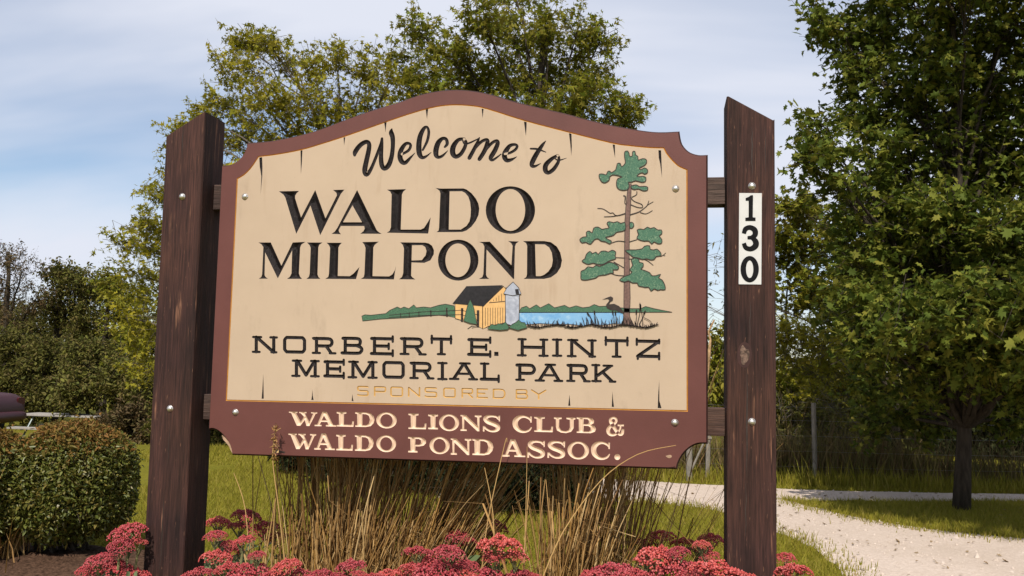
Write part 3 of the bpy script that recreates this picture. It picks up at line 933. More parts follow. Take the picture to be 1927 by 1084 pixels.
# --- the cracks cut as ornament along the edge of the cream field
ca = crop((390, 170), 2.78); cb = crop((640, 170), 2.7514); cc = crop((380, 560), 3.1875); cd = crop((860, 560), 3.1875)
for P in [ca([(272, 352), (287, 350), (289, 400), (288, 450), (279, 548), (283, 450), (275, 400)]), ca([(488, 315), (498, 313), (495, 380), (490, 440), (489, 380)]), ca([(713, 247), (722, 245), (716, 290)]),
          cb([(228, 166), (241, 163), (238, 190), (235, 218), (232, 190)]), cb([(443, 98), (456, 95), (450, 150)]), cb([(733, 95), (743, 97), (738, 145)]), cb([(952, 162), (966, 165), (965, 200), (962, 238), (957, 200)]),
          cb([(1185, 222), (1198, 225), (1200, 290), (1197, 340), (1192, 280)]), cb([(1411, 280), (1423, 282), (1424, 352), (1417, 315)]), cb([(1648, 310), (1662, 311), (1664, 360), (1667, 455), (1657, 380), (1650, 350)]),
          cc([(358, 607), (371, 607), (368, 455), (362, 560)]), cc([(656, 614), (670, 615), (665, 590), (662, 550), (660, 590)]), cc([(898, 620), (910, 622), (905, 605), (903, 578), (900, 600)]),
          cd([(667, 649), (680, 650), (675, 582)]), cd([(928, 656), (942, 656), (936, 610), (933, 562), (930, 620)]), cd([(1204, 663), (1227, 664), (1214, 620), (1213, 495), (1207, 580)])]:
    carve('crack', shape_px([(P, [])]), M['ink'], board, 'cream', 0.003, 1.2, 0.006)


# --- faces of the board with the letters cut out of them
def face(name, loops, inside, field, mat):
    co, ed = [], []
    for L in loops:
        b = len(co)
        co += [Vector(p) for p in L]
        ed += [(b + i, b + (i + 1) % len(L)) for i in range(len(L))]
    for shp, B in CARVED[field]:
        for p, q in B:
            b = len(co); co += [Vector(p), Vector(q)]; ed.append((b, b + 1))
    lo = np.min([list(p) for p in co], 0); hi = np.max([list(p) for p in co], 0)
    v, e, f, _, _, _ = delaunay_2d_cdt(co, ed, [], 0, 1e-7)
    V = np.array([(p.x, p.y) for p in v]); F = np.array([t for t in f if len(t) == 3], int)
    c = V[F].mean(1)
    k = inside(c)
    for shp, B in CARVED[field]: k &= ~shp.inside(c)
    return mesh_np(name, np.column_stack([V[:, 0], np.zeros(len(V)), V[:, 1]]), F[k], mat, board)


face('cream_panel', [INN2], lambda c: poly_in(c, INN2), 'cream', M['cream'])
face('brown_border', [OUT, INN], lambda c: poly_in(c, OUT) & ~poly_in(c, INN), 'brown', M['brown'])
# gold line: a small V cut between border and panel
n = len(INN)
Vg = [(p[0], 0, p[1]) for p in INN] + [(p[0], 0.0035, p[1]) for p in MIDL] + [(p[0], 0, p[1]) for p in INN2]
Fg = []
for i in range(n):
    j = (i + 1) % n
    Fg += [(i, j, n + j, n + i), (n + i, n + j, 2 * n + j, 2 * n + i)]
MB().add(Vg, Fg).build('gold_line', M['gold'], board)
# body of the board: chamfered rim, sides, back
RIM = offset_poly(OUT, -0.006)
n = len(OUT)
Vb = [(p[0], 0.0, p[1]) for p in OUT] + [(p[0], 0.010, p[1]) for p in RIM] + [(p[0], TH, p[1]) for p in RIM]
Fb = []
for i in range(n):
    j = (i + 1) % n
    Fb += [(i, n + i, n + j, j), (n + i, 2 * n + i, 2 * n + j, n + j)]
MB().add(Vb, Fb).build('board_rim', M['edge'], board)
V2, F2 = fill2d([RIM], lambda c: poly_in(c, RIM))
mesh_np('board_back', np.column_stack([V2[:, 0], np.full(len(V2), TH), V2[:, 1]]), F2, M['edge'], board)
# bare wood where the paint has come off the lower left notch, a chip and scuffs
ce = crop((360, 770), 10.8375)


def chip(name, px, y0, th, mat, parent, Y=0.0):
    L = plane2(px, Y)
    m = len(L)
    V = [(p[0], y0, p[1]) for p in L] + [(p[0], y0 + th, p[1]) for p in L]
    F = [tuple(range(m)), tuple(range(2 * m - 1, m - 1, -1))] + [(i, m + i, m + (i + 1) % m, (i + 1) % m) for i in range(m)]
    return MB().add(V, F).build(name, mat, parent)


chip('bare_wood_patch', ce([(612, 535), (690, 592), (728, 648), (768, 662), (805, 755), (828, 905), (800, 860), (762, 765), (700, 685), (640, 622)]), 0.004, 0.03, M['bare'], board)
cf = crop((1220, 790), 10.8375)
chip('scuff', cf([(352, 740), (395, 722), (450, 714), (480, 735), (470, 770), (430, 782), (395, 776)]), -0.0006, 0.0005, M['bare'], board)
cg = crop((380, 840), 3.854)
chip('signature', cg([(505, 48), (540, 15), (560, 30), (605, 38), (598, 50), (560, 42), (535, 50), (520, 45)]), -0.0006, 0.0005, M['line'], board)

# --- painted picture: pine, barn, silo, pond, heron
ct = crop((1080, 260), 3.6133); cs = crop((670, 520), 3.2117)
LIFT = 0.0006


def painted(name, px, mat, lift=LIFT, line=None, lw=1.5):
    o = flat(name, shape_px([(px, [])]), mat, board, lift)
    if line is not None:
        a, b = stroke_poly([p[:2] + (lw,) for p in px], closed=True, smooth=False)
        co = [(a[i], b[i], b[(i + 1) % len(a)], a[(i + 1) % len(a)]) for i in range(len(a))]
        V, F = [], []
        for q in co:
            k = len(V)
            V += [(x, -lift - 0.0005, z) for x, z in plane2(q)]
            F.append((k, k + 1, k + 2, k + 3))
        l = MB().add(V, F).build('outline', line, o)
    return o


def lines(name, strokes, mat=None, lift=0.0014, smooth=True):
    V, F = [], []
    mb = MB()
    for s in strokes:
        P = smooth_line(s, 3) if smooth and len(s) > 2 else s
        P = np.asarray(P, float)
        t = np.gradient(P[:, :2], axis=0); t /= np.linalg.norm(t, axis=1, keepdims=True) + 1e-9
        nn = np.stack([-t[:, 1], t[:, 0]], 1)
        w = P[:, 2:3] / 2
        A = plane2(P[:, :2] + nn * w); B = plane2(P[:, :2] - nn * w)
        V = [(x, -lift, z) for x, z in A] + [(x, -lift, z) for x, z in B]
        m = len(A)
        mb.add(V, [(i, i + 1, m + i + 1, m + i) for i in range(m - 1)])
    return tag(mb.build(name, mat or M['line'], board), kind='stuff')


FOL = [
    [(345, 95), (365, 88), (375, 105), (380, 125), (398, 120), (398, 95), (415, 90), (420, 115), (435, 125), (438, 150), (465, 140), (490, 145), (495, 165), (480, 185), (460, 195), (445, 205), (455, 215), (480, 203), (500, 215), (500, 235), (480, 245), (465, 235), (440, 245), (430, 262), (470, 260), (490, 270), (485, 295), (460, 300), (420, 290), (390, 300), (370, 300), (375, 320), (370, 345), (345, 355), (310, 350), (292, 330), (290, 300), (300, 275), (330, 265), (300, 255), (265, 250), (245, 262), (240, 285), (215, 303), (190, 298), (172, 265), (175, 245), (200, 245), (220, 250), (230, 228), (245, 225), (255, 235), (285, 215), (295, 175), (315, 172), (325, 195), (350, 170), (345, 130)],
    [(390, 325), (425, 318), (445, 330), (480, 328), (502, 335), (498, 355), (470, 358), (440, 345), (410, 350), (392, 340)],
    [(40, 690), (65, 672), (85, 670), (85, 640), (105, 632), (125, 645), (135, 612), (165, 605), (190, 620), (215, 615), (240, 610), (225, 580), (240, 568), (270, 575), (295, 568), (320, 580), (345, 572), (352, 600), (348, 625), (320, 635), (290, 640), (270, 660), (245, 668), (215, 675), (235, 690), (255, 700), (245, 720), (215, 705), (185, 700), (165, 685), (140, 690), (115, 720), (95, 715), (80, 708), (55, 712)],
    [(380, 575), (400, 575), (408, 595), (395, 612), (380, 608)],
    [(430, 625), (455, 618), (475, 622), (500, 605), (520, 615), (545, 608), (570, 625), (595, 625), (598, 650), (580, 665), (598, 690), (595, 715), (570, 718), (545, 705), (530, 720), (510, 700), (480, 700), (455, 695), (428, 680), (440, 655)],
    [(55, 835), (75, 820), (85, 790), (110, 770), (125, 785), (150, 775), (165, 790), (185, 770), (215, 768), (235, 775), (260, 762), (285, 775), (280, 800), (285, 820), (255, 830), (235, 838), (215, 850), (190, 860), (160, 858), (130, 850), (100, 858), (75, 850)],
    [(50, 905), (75, 895), (95, 875), (130, 880), (150, 865), (175, 873), (215, 856), (240, 845), (270, 850), (305, 875), (295, 895), (265, 895), (270, 915), (245, 920), (215, 930), (170, 935), (150, 950), (110, 960), (80, 965), (50, 960), (48, 930)],
    [(350, 765), (380, 760), (420, 760), (465, 752), (480, 735), (515, 732), (518, 755), (545, 760), (565, 755), (590, 780), (590, 800), (560, 805), (545, 825), (520, 828), (495, 820), (465, 825), (440, 815), (405, 810), (380, 790)],
    [(310, 965), (345, 940), (375, 930), (395, 910), (380, 895), (400, 865), (390, 830), (410, 815), (440, 822), (445, 845), (470, 850), (470, 875), (455, 890), (480, 900), (515, 915), (530, 935), (560, 935), (590, 925), (575, 950), (600, 965), (618, 1000), (620, 1030), (590, 1030), (570, 1035), (545, 1025), (525, 1040), (510, 1015), (485, 1015), (465, 1010), (440, 1005), (430, 985), (400, 985), (370, 970), (345, 978)],
]
painted('painted_pine_trunk', [(1182.5, 345.8), (1188, 345.8), (1187, 385), (1185, 415), (1184, 480), (1186, 560), (1184.8, 594), (1188, 604), (1194, 612), (1167, 612), (1172, 604), (1174, 594), (1174, 560), (1175, 480), (1176, 415), (1178, 385)], M['paint_trunk'], LIFT, M['line'], 1.2)
for i, P in enumerate(FOL):
    q = smooth_line(ct(P), 2, True)
    painted('painted_pine_foliage', q, M['paint_green'], LIFT * 3, M['line'], 1.6)
lines('painted_pine_branch', [ct(s) for s in [
    [(160, 478, 5), (200, 482, 5), (245, 510, 6), (265, 508, 6), (290, 528, 7), (352, 512, 9)], [(205, 535, 5), (270, 532, 6), (292, 525, 6)], [(380, 522, 9), (440, 503, 7), (480, 475, 6), (500, 455, 6), (510, 425, 4)], [(500, 455, 5), (540, 432, 4)],
    [(450, 505, 6), (490, 515, 5), (535, 492, 4)], [(385, 402, 7), (410, 430, 6), (460, 450, 6), (465, 472, 6), (430, 470, 6), (385, 452, 7)], [(428, 362, 6), (425, 385, 6), (393, 402, 6)], [(335, 392, 6), (350, 398, 10), (346, 440, 6), (358, 452, 6)],
    [(350, 705, 7), (300, 700, 6), (250, 715, 5)], [(375, 706, 7), (430, 690, 5)], [(348, 815, 6), (285, 812, 5)], [(340, 882, 6), (270, 840, 5)], [(340, 936, 6), (280, 930, 6), (210, 900, 4)], [(375, 822, 6), (480, 825, 6), (540, 865, 4)], [(588, 805, 5), (605, 797, 4), (625, 780, 4)], [(605, 797, 4), (622, 800, 3)], [(330, 240, 4), (370, 255, 5), (378, 268, 5)], [(410, 235, 5), (440, 222, 5)], [(490, 650, 5), (480, 670, 5), (490, 690, 5)], [(230, 850, 4), (270, 880, 5), (300, 890, 4)]]])
painted('painted_hill', cs([(35, 240), (55, 232), (90, 235), (180, 225), (205, 205), (250, 185), (270, 195), (290, 185), (320, 195), (350, 172), (365, 190), (410, 185), (450, 190), (500, 175), (540, 168), (595, 178), (602, 250), (560, 240), (500, 235), (430, 240), (300, 250), (150, 258), (40, 270)]), M['paint_hill'], LIFT, M['line'], 1.1)
painted('painted_hill', cs([(985, 215), (1000, 190), (1030, 180), (1050, 195), (1090, 172), (1115, 190), (1165, 165), (1200, 190), (1260, 175), (1290, 190), (1330, 178), (1370, 190), (1410, 185), (1440, 170), (1470, 182), (1510, 180), (1560, 186), (1600, 190), (1660, 195), (1720, 195), (1750, 182), (1800, 195), (1850, 205), (1910, 217), (1660, 218), (985, 218)]), M['paint_hill'], LIFT, M['line'], 1.1)
painted('painted_pond', cs([(985, 219), (1612, 219), (1622, 292), (1560, 285), (1500, 295), (1410, 290), (1380, 300), (1300, 290), (1200, 290), (1110, 285), (1030, 292), (985, 280)]), M['paint_water'], LIFT, M['line'], 0.9)
painted('painted_barn_wall', cs([(600, 165), (765, 178), (765, 316), (700, 282), (600, 255)]), M['paint_barn'], LIFT * 2, M['line'], 1.2)
painted('painted_barn_gable', cs([(766, 180), (890, 60), (906, 75), (902, 280), (800, 302), (766, 318)]), M['paint_barn'], LIFT * 2, M['line'], 1.2)
painted('painted_barn_roof', cs([(668, 60), (888, 54), (772, 181), (584, 165)]), M['paint_roof'], LIFT * 4)
painted('painted_silo', cs([(903, 112), (988, 112), (986, 275), (945, 300), (905, 285)]), M['paint_silo'], LIFT * 5, M['line'], 1.2)
painted('painted_silo_cap', cs([(893, 106), (912, 70), (950, 34), (984, 70), (999, 106), (950, 118)]), M['paint_silo'], LIFT * 6, M['line'], 1.2)
painted('painted_silo_door', cs([(962, 79), (983, 77), (987, 106), (967, 109)]), M['paint_roof'], LIFT * 8)
painted('painted_shrub', cs([(692, 140), (708, 175), (715, 200), (722, 240), (732, 290), (690, 284), (652, 270), (660, 240), (668, 205), (678, 170)]), M['paint_hill'], LIFT * 6, M['line'], 1.0)
painted('painted_bush', cs([(795, 318), (820, 290), (845, 296), (862, 286), (885, 290), (905, 275), (920, 298), (930, 310), (915, 322), (870, 326), (830, 322)]), M['paint_hill'], LIFT * 7, M['line'], 1.0)
painted('painted_bush', cs([(922, 310), (945, 290), (965, 280), (985, 263), (1000, 278), (1022, 280), (1035, 310), (980, 326)]), M['paint_hill'], LIFT * 7, M['line'], 1.0)
painted('painted_heron', cs([(1487, 141), (1524, 126), (1540, 121), (1554, 130), (1552, 146), (1536, 156), (1530, 170), (1560, 166), (1590, 180), (1612, 205), (1620, 228), (1600, 222), (1572, 206), (1540, 204), (1516, 192), (1511, 172), (1526, 154), (1532, 142), (1520, 136)]), M['line'], LIFT * 3)
lines('painted_line_work', [cs(s) for s in
      [[(x, 190 + 0.0 * x, 3), (x, 300 - 0.12 * (x - 780), 3)] for x in (782, 797, 812, 827, 842, 857, 872, 887)] +
      [[(x, 165 - 0.75 * (x - 800), 3), (x, 150, 3)] for x in (815, 832, 848, 864, 880)] +
      [[(805, 160, 5), (900, 152, 5)], [(766, 183, 6), (893, 60, 6)], [(905, 160, 3), (986, 163, 3)], [(905, 216, 3), (986, 220, 3)], [(896, 70, 3), (985, 70, 3)],
       [(548, 190, 9), (550, 245, 9)], [(452, 205, 7), (453, 243, 7)], [(380, 212, 5), (381, 246, 5)], [(322, 218, 4), (323, 250, 4)], [(270, 222, 4), (270, 252, 4)],
       [(642, 192, 14), (641, 275, 14)], [(738, 205, 16), (737, 308, 16)], [(200, 235, 3), (400, 215, 3), (640, 205, 4), (740, 235, 4)], [(200, 248, 3), (400, 236, 3), (640, 232, 4), (740, 268, 4)], [(640, 255, 4), (740, 290, 4)],
       [(675, 318, 4), (700, 300, 4), (735, 305, 5), (700, 312, 3)]]], smooth=False)
gr = []
for x in np.arange(1040, 1815, 9.0):
    b = 300 + 8 * math.sin(x * 0.03) + rng.normal(0, 2)
    h = (10 + 24 * rng.random()) * (1.0 + 0.8 * (1380 < x < 1680)) * (0.8 if x > 1700 else 1)
    lean = rng.normal(-4, 12)
    gr.append(cs([(x, b + 4, 5), (x + lean * .4, b - h * .5, 4.5), (x + lean, b - h, 1.5)]))
    gr.append(cs([(x - 6, b + 6, 5), (x + 10, b, 6), (x + 16, b + 5, 3)]))
for x0, y0, x1, y1 in [(1440, 290, 1395, 215), (1450, 290, 1440, 205), (1562, 290, 1550, 205), (1570, 285, 1568, 210), (1700, 290, 1722, 170), (1712, 290, 1750, 205), (1690, 290, 1695, 200), (1735, 290, 1715, 160), (1740, 250, 1785, 275), (1760, 312, 1808, 300)]:
    gr.append(cs([(x0, y0, 4), ((x0 + x1) / 2 + 3, (y0 + y1) / 2, 4), (x1, y1, 3)]))
    if y1 < 216: gr.append(cs([(x1 + (x0 - x1) * .05, y1 + (y0 - y1) * .05, 9), (x1 + (x0 - x1) * .3, y1 + (y0 - y1) * .3, 9)]))
lines('painted_reeds', gr, lift=0.0042, smooth=False)

# --- posts, rails, bolts, house number
PF, PD, PWD = -0.045, 0.157, 0.158
POSTX = (-1.111, 0.966)


def timber_post(x0, tops):
    """tops: heights at front-left, front-right, back-right, back-left"""
    r = 0.006
    zs = [0.0, 0.3, 0.6, 0.9, 1.2, 1.5, 1.8]
    V, F = [], []
    cor = [(x0, PF), (x0 + PWD, PF), (x0 + PWD, PF + PD), (x0, PF + PD)]
    loop = []
    for k, (cx, cy) in enumerate(cor):
        sx = 1 if k in (0, 3) else -1; sy = 1 if k in (0, 1) else -1
        pts = [(cx, cy + sy * r, k), (cx + sx * r * .3, cy + sy * r * .3, k), (cx + sx * r, cy, k)]
        if k in (1, 3): pts = pts[::-1]
        loop += pts
    m = len(loop)
    for z in zs:
        for (x, y, k) in loop: V.append((x + rng.normal(0, .0006), y + rng.normal(0, .0006), z))
    for (x, y, k) in loop: V.append((x, y, tops[k] - 0.004 + rng.normal(0, .0012)))
    for i in range(len(zs)):
        for j in range(m):
            a, b = i * m + j, i * m + (j + 1) % m
            F.append((a, b, b + m, a + m))
    F.append(tuple(range(len(zs) * m, len(zs) * m + m)))
    return MB().add(V, F).build('post', M['post'], sign)


zl = at(312.3, 254.6, PF)[2]; zr = at(387.5, 208.5, PF)[2]; zb = at(425.8, 229.7, PF + PD)[2]
post_l = timber_post(POSTX[0], (zl, zr, zb, zl + zb - zr))
zl2 = at(1369.2, 178.7, PF)[2]; zr2 = at(1461, 222.5, PF)[2]; zb2 = at(1362.7, 204, PF + PD)[2]
post_r = timber_post(POSTX[1], (zl2, zr2, zr2 + zb2 - zl2, zb2))


def post_split(parent, x, z0, z1, w):
    """a drying check in the front face: a thin dark wedge let in flush"""
    mb = MB()
    zs = np.linspace(z0, z1, 9)
    pts = [(x + rng.normal(0, .0012), z) for z in zs]
    V = [(p[0] - w * (0.2 + math.sin(math.pi * i / 8)), PF - 0.0006, p[1]) for i, p in enumerate(pts)] + [(p[0] + w * (0.2 + math.sin(math.pi * i / 8)), PF - 0.0006, p[1]) for i, p in enumerate(pts)]
    mb.add(V, [(i, 9 + i, 10 + i, i + 1) for i in range(8)])
    return mb.build('split', M['line'], parent)


zz = lambda v, u=1400: at(u, v, PF)[2]
xx_ = lambda u, v=700: at(u, v, PF)[0]
post_split(post_r, xx_(1405), zz(690), zz(900), 0.0019)
post_split(post_r, xx_(1416), zz(330), zz(240), 0.0016)
post_split(post_r, xx_(1403), zz(905), zz(1010), 0.0014)
post_split(post_l, xx_(305, 1000), zz(930, 300), zz(1080, 300), 0.0018)
post_split(post_r, xx_(1442), zz(240), zz(330), 0.0008)
post_split(post_r, xx_(1411), zz(560), zz(645), 0.0011)
post_split(post_l, xx_(345, 250), zz(235, 345), zz(300, 345), 0.0012)
post_split(post_l, xx_(318, 830), zz(800, 318), zz(880, 318), 0.0010)
# knot
kc = at(1401, 668, PF)
V = [(kc[0], PF - 0.0014, kc[2])]
for k in range(20):
    a = 2 * math.pi * k / 20
    rr = 1 + 0.16 * math.sin(3 * a + 1) + rng.normal(0, .06)
    V.append((kc[0] + .0145 * rr * math.cos(a), PF - 0.0011, kc[2] + .029 * rr * math.sin(a)))
MB().add(V, [(0, 1 + k, 1 + (k + 1) % 20) for k in range(20)]).build('knot', M['knot'], post_r)

ring = [(kc[0] + .024 * math.cos(a) * (1 + .05 * math.sin(2 * a)), kc[2] + .043 * math.sin(a)) for a in np.linspace(0, 2 * math.pi, 28, endpoint=False)]
MB().add([(kc[0], PF - 0.0006, kc[2])] + [(p[0], PF - 0.0004, p[1]) for p in ring], [(0, 1 + k, 1 + (k + 1) % 28) for k in range(28)]).build('knot_ring', M['edge'], post_r)

zu0, zu1 = at(1345, 333, 0.045)[2], at(1345, 384.5, 0.045)[2]
zd0, zd1 = at(1345, 768, 0.045)[2], at(1345, 820.5, 0.045)[2]
for z0, z1 in ((zu0, zu1), (zd0, zd1)):
    MB().box(((POSTX[0] + POSTX[1] + PWD) / 2, 0.047 + 0.036, (z0 + z1) / 2), (POSTX[1] - POSTX[0] - PWD + 0.006, 0.072, z0 - z1)).build('rail', M['rail'], sign, bevel=0.003)


def dome(name, r, mat):
    mb = MB()
    V, F = [], []
    prof = [(1.18, 0.0), (1.18, 0.12), (0.98, 0.14), (0.93, 0.36), (0.72, 0.62), (0.40, 0.78)]
    n = 18
    for (q, h) in prof:
        for k in range(n):
            a = 2 * math.pi * k / n
            V.append((r * q * math.cos(a), -r * h, r * q * math.sin(a)))
    for i in range(len(prof) - 1):
        for k in range(n):
            a, b = i * n + k, i * n + (k + 1) % n
            F.append((a, b, b + n, a + n))
    V.append((0, -r * 0.83, 0)); t = len(V) - 1
    for k in range(n): F.append(((len(prof) - 1) * n + k, (len(prof) - 1) * n + (k + 1) % n, t))
    mb.add(V, F)
    me = bpy.data.meshes.new(name); me.from_pydata(mb.v, [], mb.f); me.update()
    for p in me.polygons: p.use_smooth = True
    me.materials.append(mat)
    return me


bolt_me = dome('bolt', 0.0105, M['bolt'])
for (u, v, Y, par) in [(461, 370, 0, board), (443, 776, 0, board), (1271.5, 355, 0, board), (1270, 795.5, 0, board), (343, 370, PF, post_l), (320, 769, PF, post_l), (1415, 350, PF, post_r), (1415, 794, PF, post_r)]:
    p = at(u, v, Y)
    share('bolt', bolt_me, par, (p[0], Y, p[2]))

pl = chip('number_plate', [(1391, 363.5), (1433.5, 363.8), (1432.5, 535.5), (1390, 535)], PF - 0.0022, 0.002, M['white'], sign, PF)
pl['label'] = 'white house number plate reading 130'
ch4 = crop((1280, 320), 9.635); cn = crop((1300, 170), 2.78)
one = ch4([(1310, 457), (1320, 465), (1315, 858), (1365, 865), (1365, 926), (1180, 926), (1180, 868), (1240, 858), (1240, 560), (1185, 558), (1185, 510), (1240, 490), (1275, 462)])


def numeral(parts):
    shp = shape_px(parts, PF)
    V, F = fill2d(shp.loops(), shp.inside)
    return mesh_np('digit', np.column_stack([V[:, 0], np.full(len(V), PF - 0.0030), V[:, 1]]), F, M['black'], pl)


numeral([(one, [])])
numeral([(stroke_poly(cn([(277, 750, 22), (286, 726, 25), (310, 718, 25), (334, 732, 29), (335, 757, 28), (316, 770, 20), (296, 772, 16)]), round_ends=False), []), (stroke_poly(cn([(300, 770, 16), (322, 774, 22), (339, 793, 30), (337, 815, 31), (314, 830, 26), (288, 824, 24), (277, 800, 22)]), round_ends=False), [])])
numeral([(cn(ell(307.5, 936, 48, 69)), [cn(ell(307.5, 936, 19, 46))])])
# ------------------------------------------------------------------ leaves and trees
LEAF = {   # flat outlines folded a little along the midrib: (verts, triangles)
    'oval': (np.array([(0, 0, 0), (.26, .30, .06), (.22, .68, .05), (0, 1, -.06), (-.22, .68, .05), (-.26, .30, .06)]),
             [(0, 1, 3), (1, 2, 3), (0, 3, 5), (5, 3, 4)]),
    'lance': (np.array([(0, 0, 0), (.15, .35, .04), (0, 1, -.08), (-.15, .35, .04)]), [(0, 1, 2), (0, 2, 3)]),
    'maple': (np.array([(0, 0, 0), (.34, -.02, .05), (.22, .24, .03), (.55, .42, .02), (.26, .52, .03), (.30, .78, .0), (.10, .70, .0), (0, 1.0, -.07),
                        (-.10, .70, .0), (-.30, .78, .0), (-.26, .52, .03), (-.55, .42, .02), (-.22, .24, .03), (-.34, -.02, .05), (0, .45, -.03)]),
              [(14, 0, 1), (14, 1, 2), (14, 2, 3), (14, 3, 4), (14, 4, 5), (14, 5, 6), (14, 6, 7), (14, 7, 8), (14, 8, 9), (14, 9, 10), (14, 10, 11), (14, 11, 12), (14, 12, 13), (14, 13, 0)]),
    'spray': (np.array([(0, 0, 0), (.42, .10, .05), (.10, .22, 0), (.40, .46, .04), (.08, .48, 0), (0, 1.0, -.1), (-.08, .48, 0), (-.40, .46, .04), (-.10, .22, 0), (-.42, .10, .05)]),
              [(0, 1, 2), (2, 3, 4), (4, 5, 6), (6, 7, 8), (8, 9, 0), (0, 2, 8), (2, 4, 6), (2, 6, 8)]),
}


def leaf_mesh(pos, size, kind, r, up=0.9, droop=0.35):
    """many leaves as arrays: random facing, tips hanging a little"""
    tv, tf = LEAF[kind]
    n = len(pos)
    N = r.normal(0, 0.55, (n, 3)); N[:, 2] += up
    N /= np.linalg.norm(N, axis=1, keepdims=True)
    T = r.normal(0, 1, (n, 3)); T[:, 2] -= droop * 2
    T -= N * (T * N).sum(1, keepdims=True)
    T /= np.linalg.norm(T, axis=1, keepdims=True) + 1e-9
    B = np.cross(T, N)
    sz = size * np.exp(np.clip(r.normal(0, 0.26, n), -.6, .5))
    wd = r.uniform(0.62, 1.05, n)[:, None, None]
    cu = r.normal(1.2, 2.2, n)[:, None, None]
    bend = (tv[None, :, 1:2] ** 2) * r.normal(-.18, .16, n)[:, None, None]
    V = pos[:, None, :] + sz[:, None, None] * (tv[None, :, 0:1] * wd * B[:, None, :] + tv[None, :, 1:2] * T[:, None, :] + (tv[None, :, 2:3] * cu + bend) * N[:, None, :])
    tf = np.array(tf)
    F = tf[None] + (np.arange(n) * len(tv))[:, None, None]
    return V.reshape(-1, 3), F.reshape(-1, 3)


def sample_blob(c, rad, ncl, nleaf, cl_r, r, shell=0.55):
    """leafy sprays through an ellipsoid, most of them near its skin, each along its own twig pointing out and up;
    returns (spray start, spray end, leaf points)"""
    d = r.normal(0, 1, (ncl, 3)); d /= np.linalg.norm(d, axis=1, keepdims=True)
    t = shell + (1 - shell) * r.random(ncl) ** 0.7
    cc_ = c + d * (t * 0.92)[:, None] * rad
    L = cl_r * 3.0 * np.exp(np.clip(r.normal(0, .35, ncl), -.7, .7))
    w = d * 0.8 + r.normal(0, .55, (ncl, 3)) + np.array([0, 0, .25])
    w /= np.linalg.norm(w, axis=1, keepdims=True)
    a = cc_ - w * (L * .55)[:, None]; b = cc_ + w * (L * .45)[:, None]
    k = np.maximum(3, r.poisson(nleaf, ncl))
    rep_ = np.repeat(np.arange(ncl), k)
    s_ = r.random(len(rep_)) ** 0.8
    off = np.clip(r.normal(0, 1, (len(rep_), 3)), -1.7, 1.7) * (cl_r * .42) * np.array([1, 1, .75])
    P = a[rep_] + (b - a)[rep_] * s_[:, None] + off * (1.15 - .6 * s_)[:, None]
    return a, b, P


def curve3(a, b, sag, r, n=6, wob_=0.06):
    a, b = np.array(a, float), np.array(b, float)
    L = np.linalg.norm(b - a)
    P = []
    for i in range(n + 1):
        t = i / n
        p = a + (b - a) * t
        p = p + np.array([0, 0, 1]) * sag * L * math.sin(math.pi * t) + r.normal(0, wob_ * L / n, 3) * (0 < i < n)
        P.append(p)
    return P


def tree(name, label, cat, base, top_z, trunk_r, blobs, Y, leaf, size, mat, bark, seed, dens=1.0, ncl=60, nl=16, clr=0.16, depth=0.9, group=None, twigs=0.35, up=0.9, lean=(0, 0), yspread=0.5, shell=0.5, fork=0.35):
    """blobs: measured (u, v, ru, rv[, dY]) masses of the crown about the plane y = Y"""
    r = np.random.default_rng(seed)
    bx, by = base
    bz = ground_at(bx, by) - 0.05
    root = empty(name, (bx, by, bz))
    tag(root, label, cat, group)
    O = np.array([bx, by, bz])
    tk = MB()
    tp = np.array([bx + lean[0], by + lean[1], top_z])
    P = [O + (tp - O) * t + np.array([r.normal(0, .03), r.normal(0, .03), 0]) * (t > 0) for t in np.linspace(0, 1, 8)]
    Rr = [trunk_r * (1.2 if i == 0 else 1.05 if i == 1 else 1.0) * (1 - 0.75 * i / 7) for i in range(8)]
    tk.tube([p - O for p in P], Rr, 9, jit=0.12)
    pts = []
    for bl in blobs:
        u, v, ru, rv = bl[:4]
        dY = bl[4] if len(bl) > 4 else r.uniform(-yspread, yspread)
        c = at(u, v, Y + dY)
        s = (Y + dY - CAMP[1]) / FPX / math.cos(0.1)
        rad = np.array([ru * s, min(ru, rv) * s * depth * 1.2 + 0.1, rv * s])
        vol = max(0.25, (ru * rv) / 6000.0)
        n_c = max(6, int(ncl * vol * dens))
        sa, sb, lp = sample_blob(c, rad, n_c, nl, clr, r, shell)
        cl = sa
        pts.append(lp)
        for q0, q1 in zip(sa, sb):
            tk.tube([q0 - O, (q0 + q1) / 2 - O + r.normal(0, .012, 3), q1 - O], [.0045, .0032, .0015], 3, cap=False)
        # limb from the trunk into this mass, twigs on to its clusters
        t0 = np.clip((c[2] - bz) / max(0.5, (top_z - bz)) - fork, 0.15, 0.97)
        i0 = t0 * 7
        k = int(i0)
        s0 = P[k] + (P[min(7, k + 1)] - P[k]) * (i0 - k)
        br = curve3(s0, c, 0.06, r)
        rb = max(0.008, Rr[min(7, k + 1)] * 0.55)
        tk.tube([p - O for p in br], [rb * (1 - 0.8 * i / 6) for i in range(7)], 5, cap=False)
        for q in cl[r.random(len(cl)) < twigs]:
            st = br[int(r.integers(3, 7))]
            tw = curve3(st, q, 0.05, r, 3)
            tk.tube([p - O for p in tw], [max(0.0035, rb * 0.2), 0.0035, 0.003, 0.002], 3, cap=False)
    tk.build('trunk', bark, root, smooth=True)
    A = np.concatenate(pts)
    V, F = leaf_mesh(A - O, size, leaf, r, up)
    cr = mesh_np('crown', V, F, mat, root)
    cr['kind'] = 'stuff'
    return root


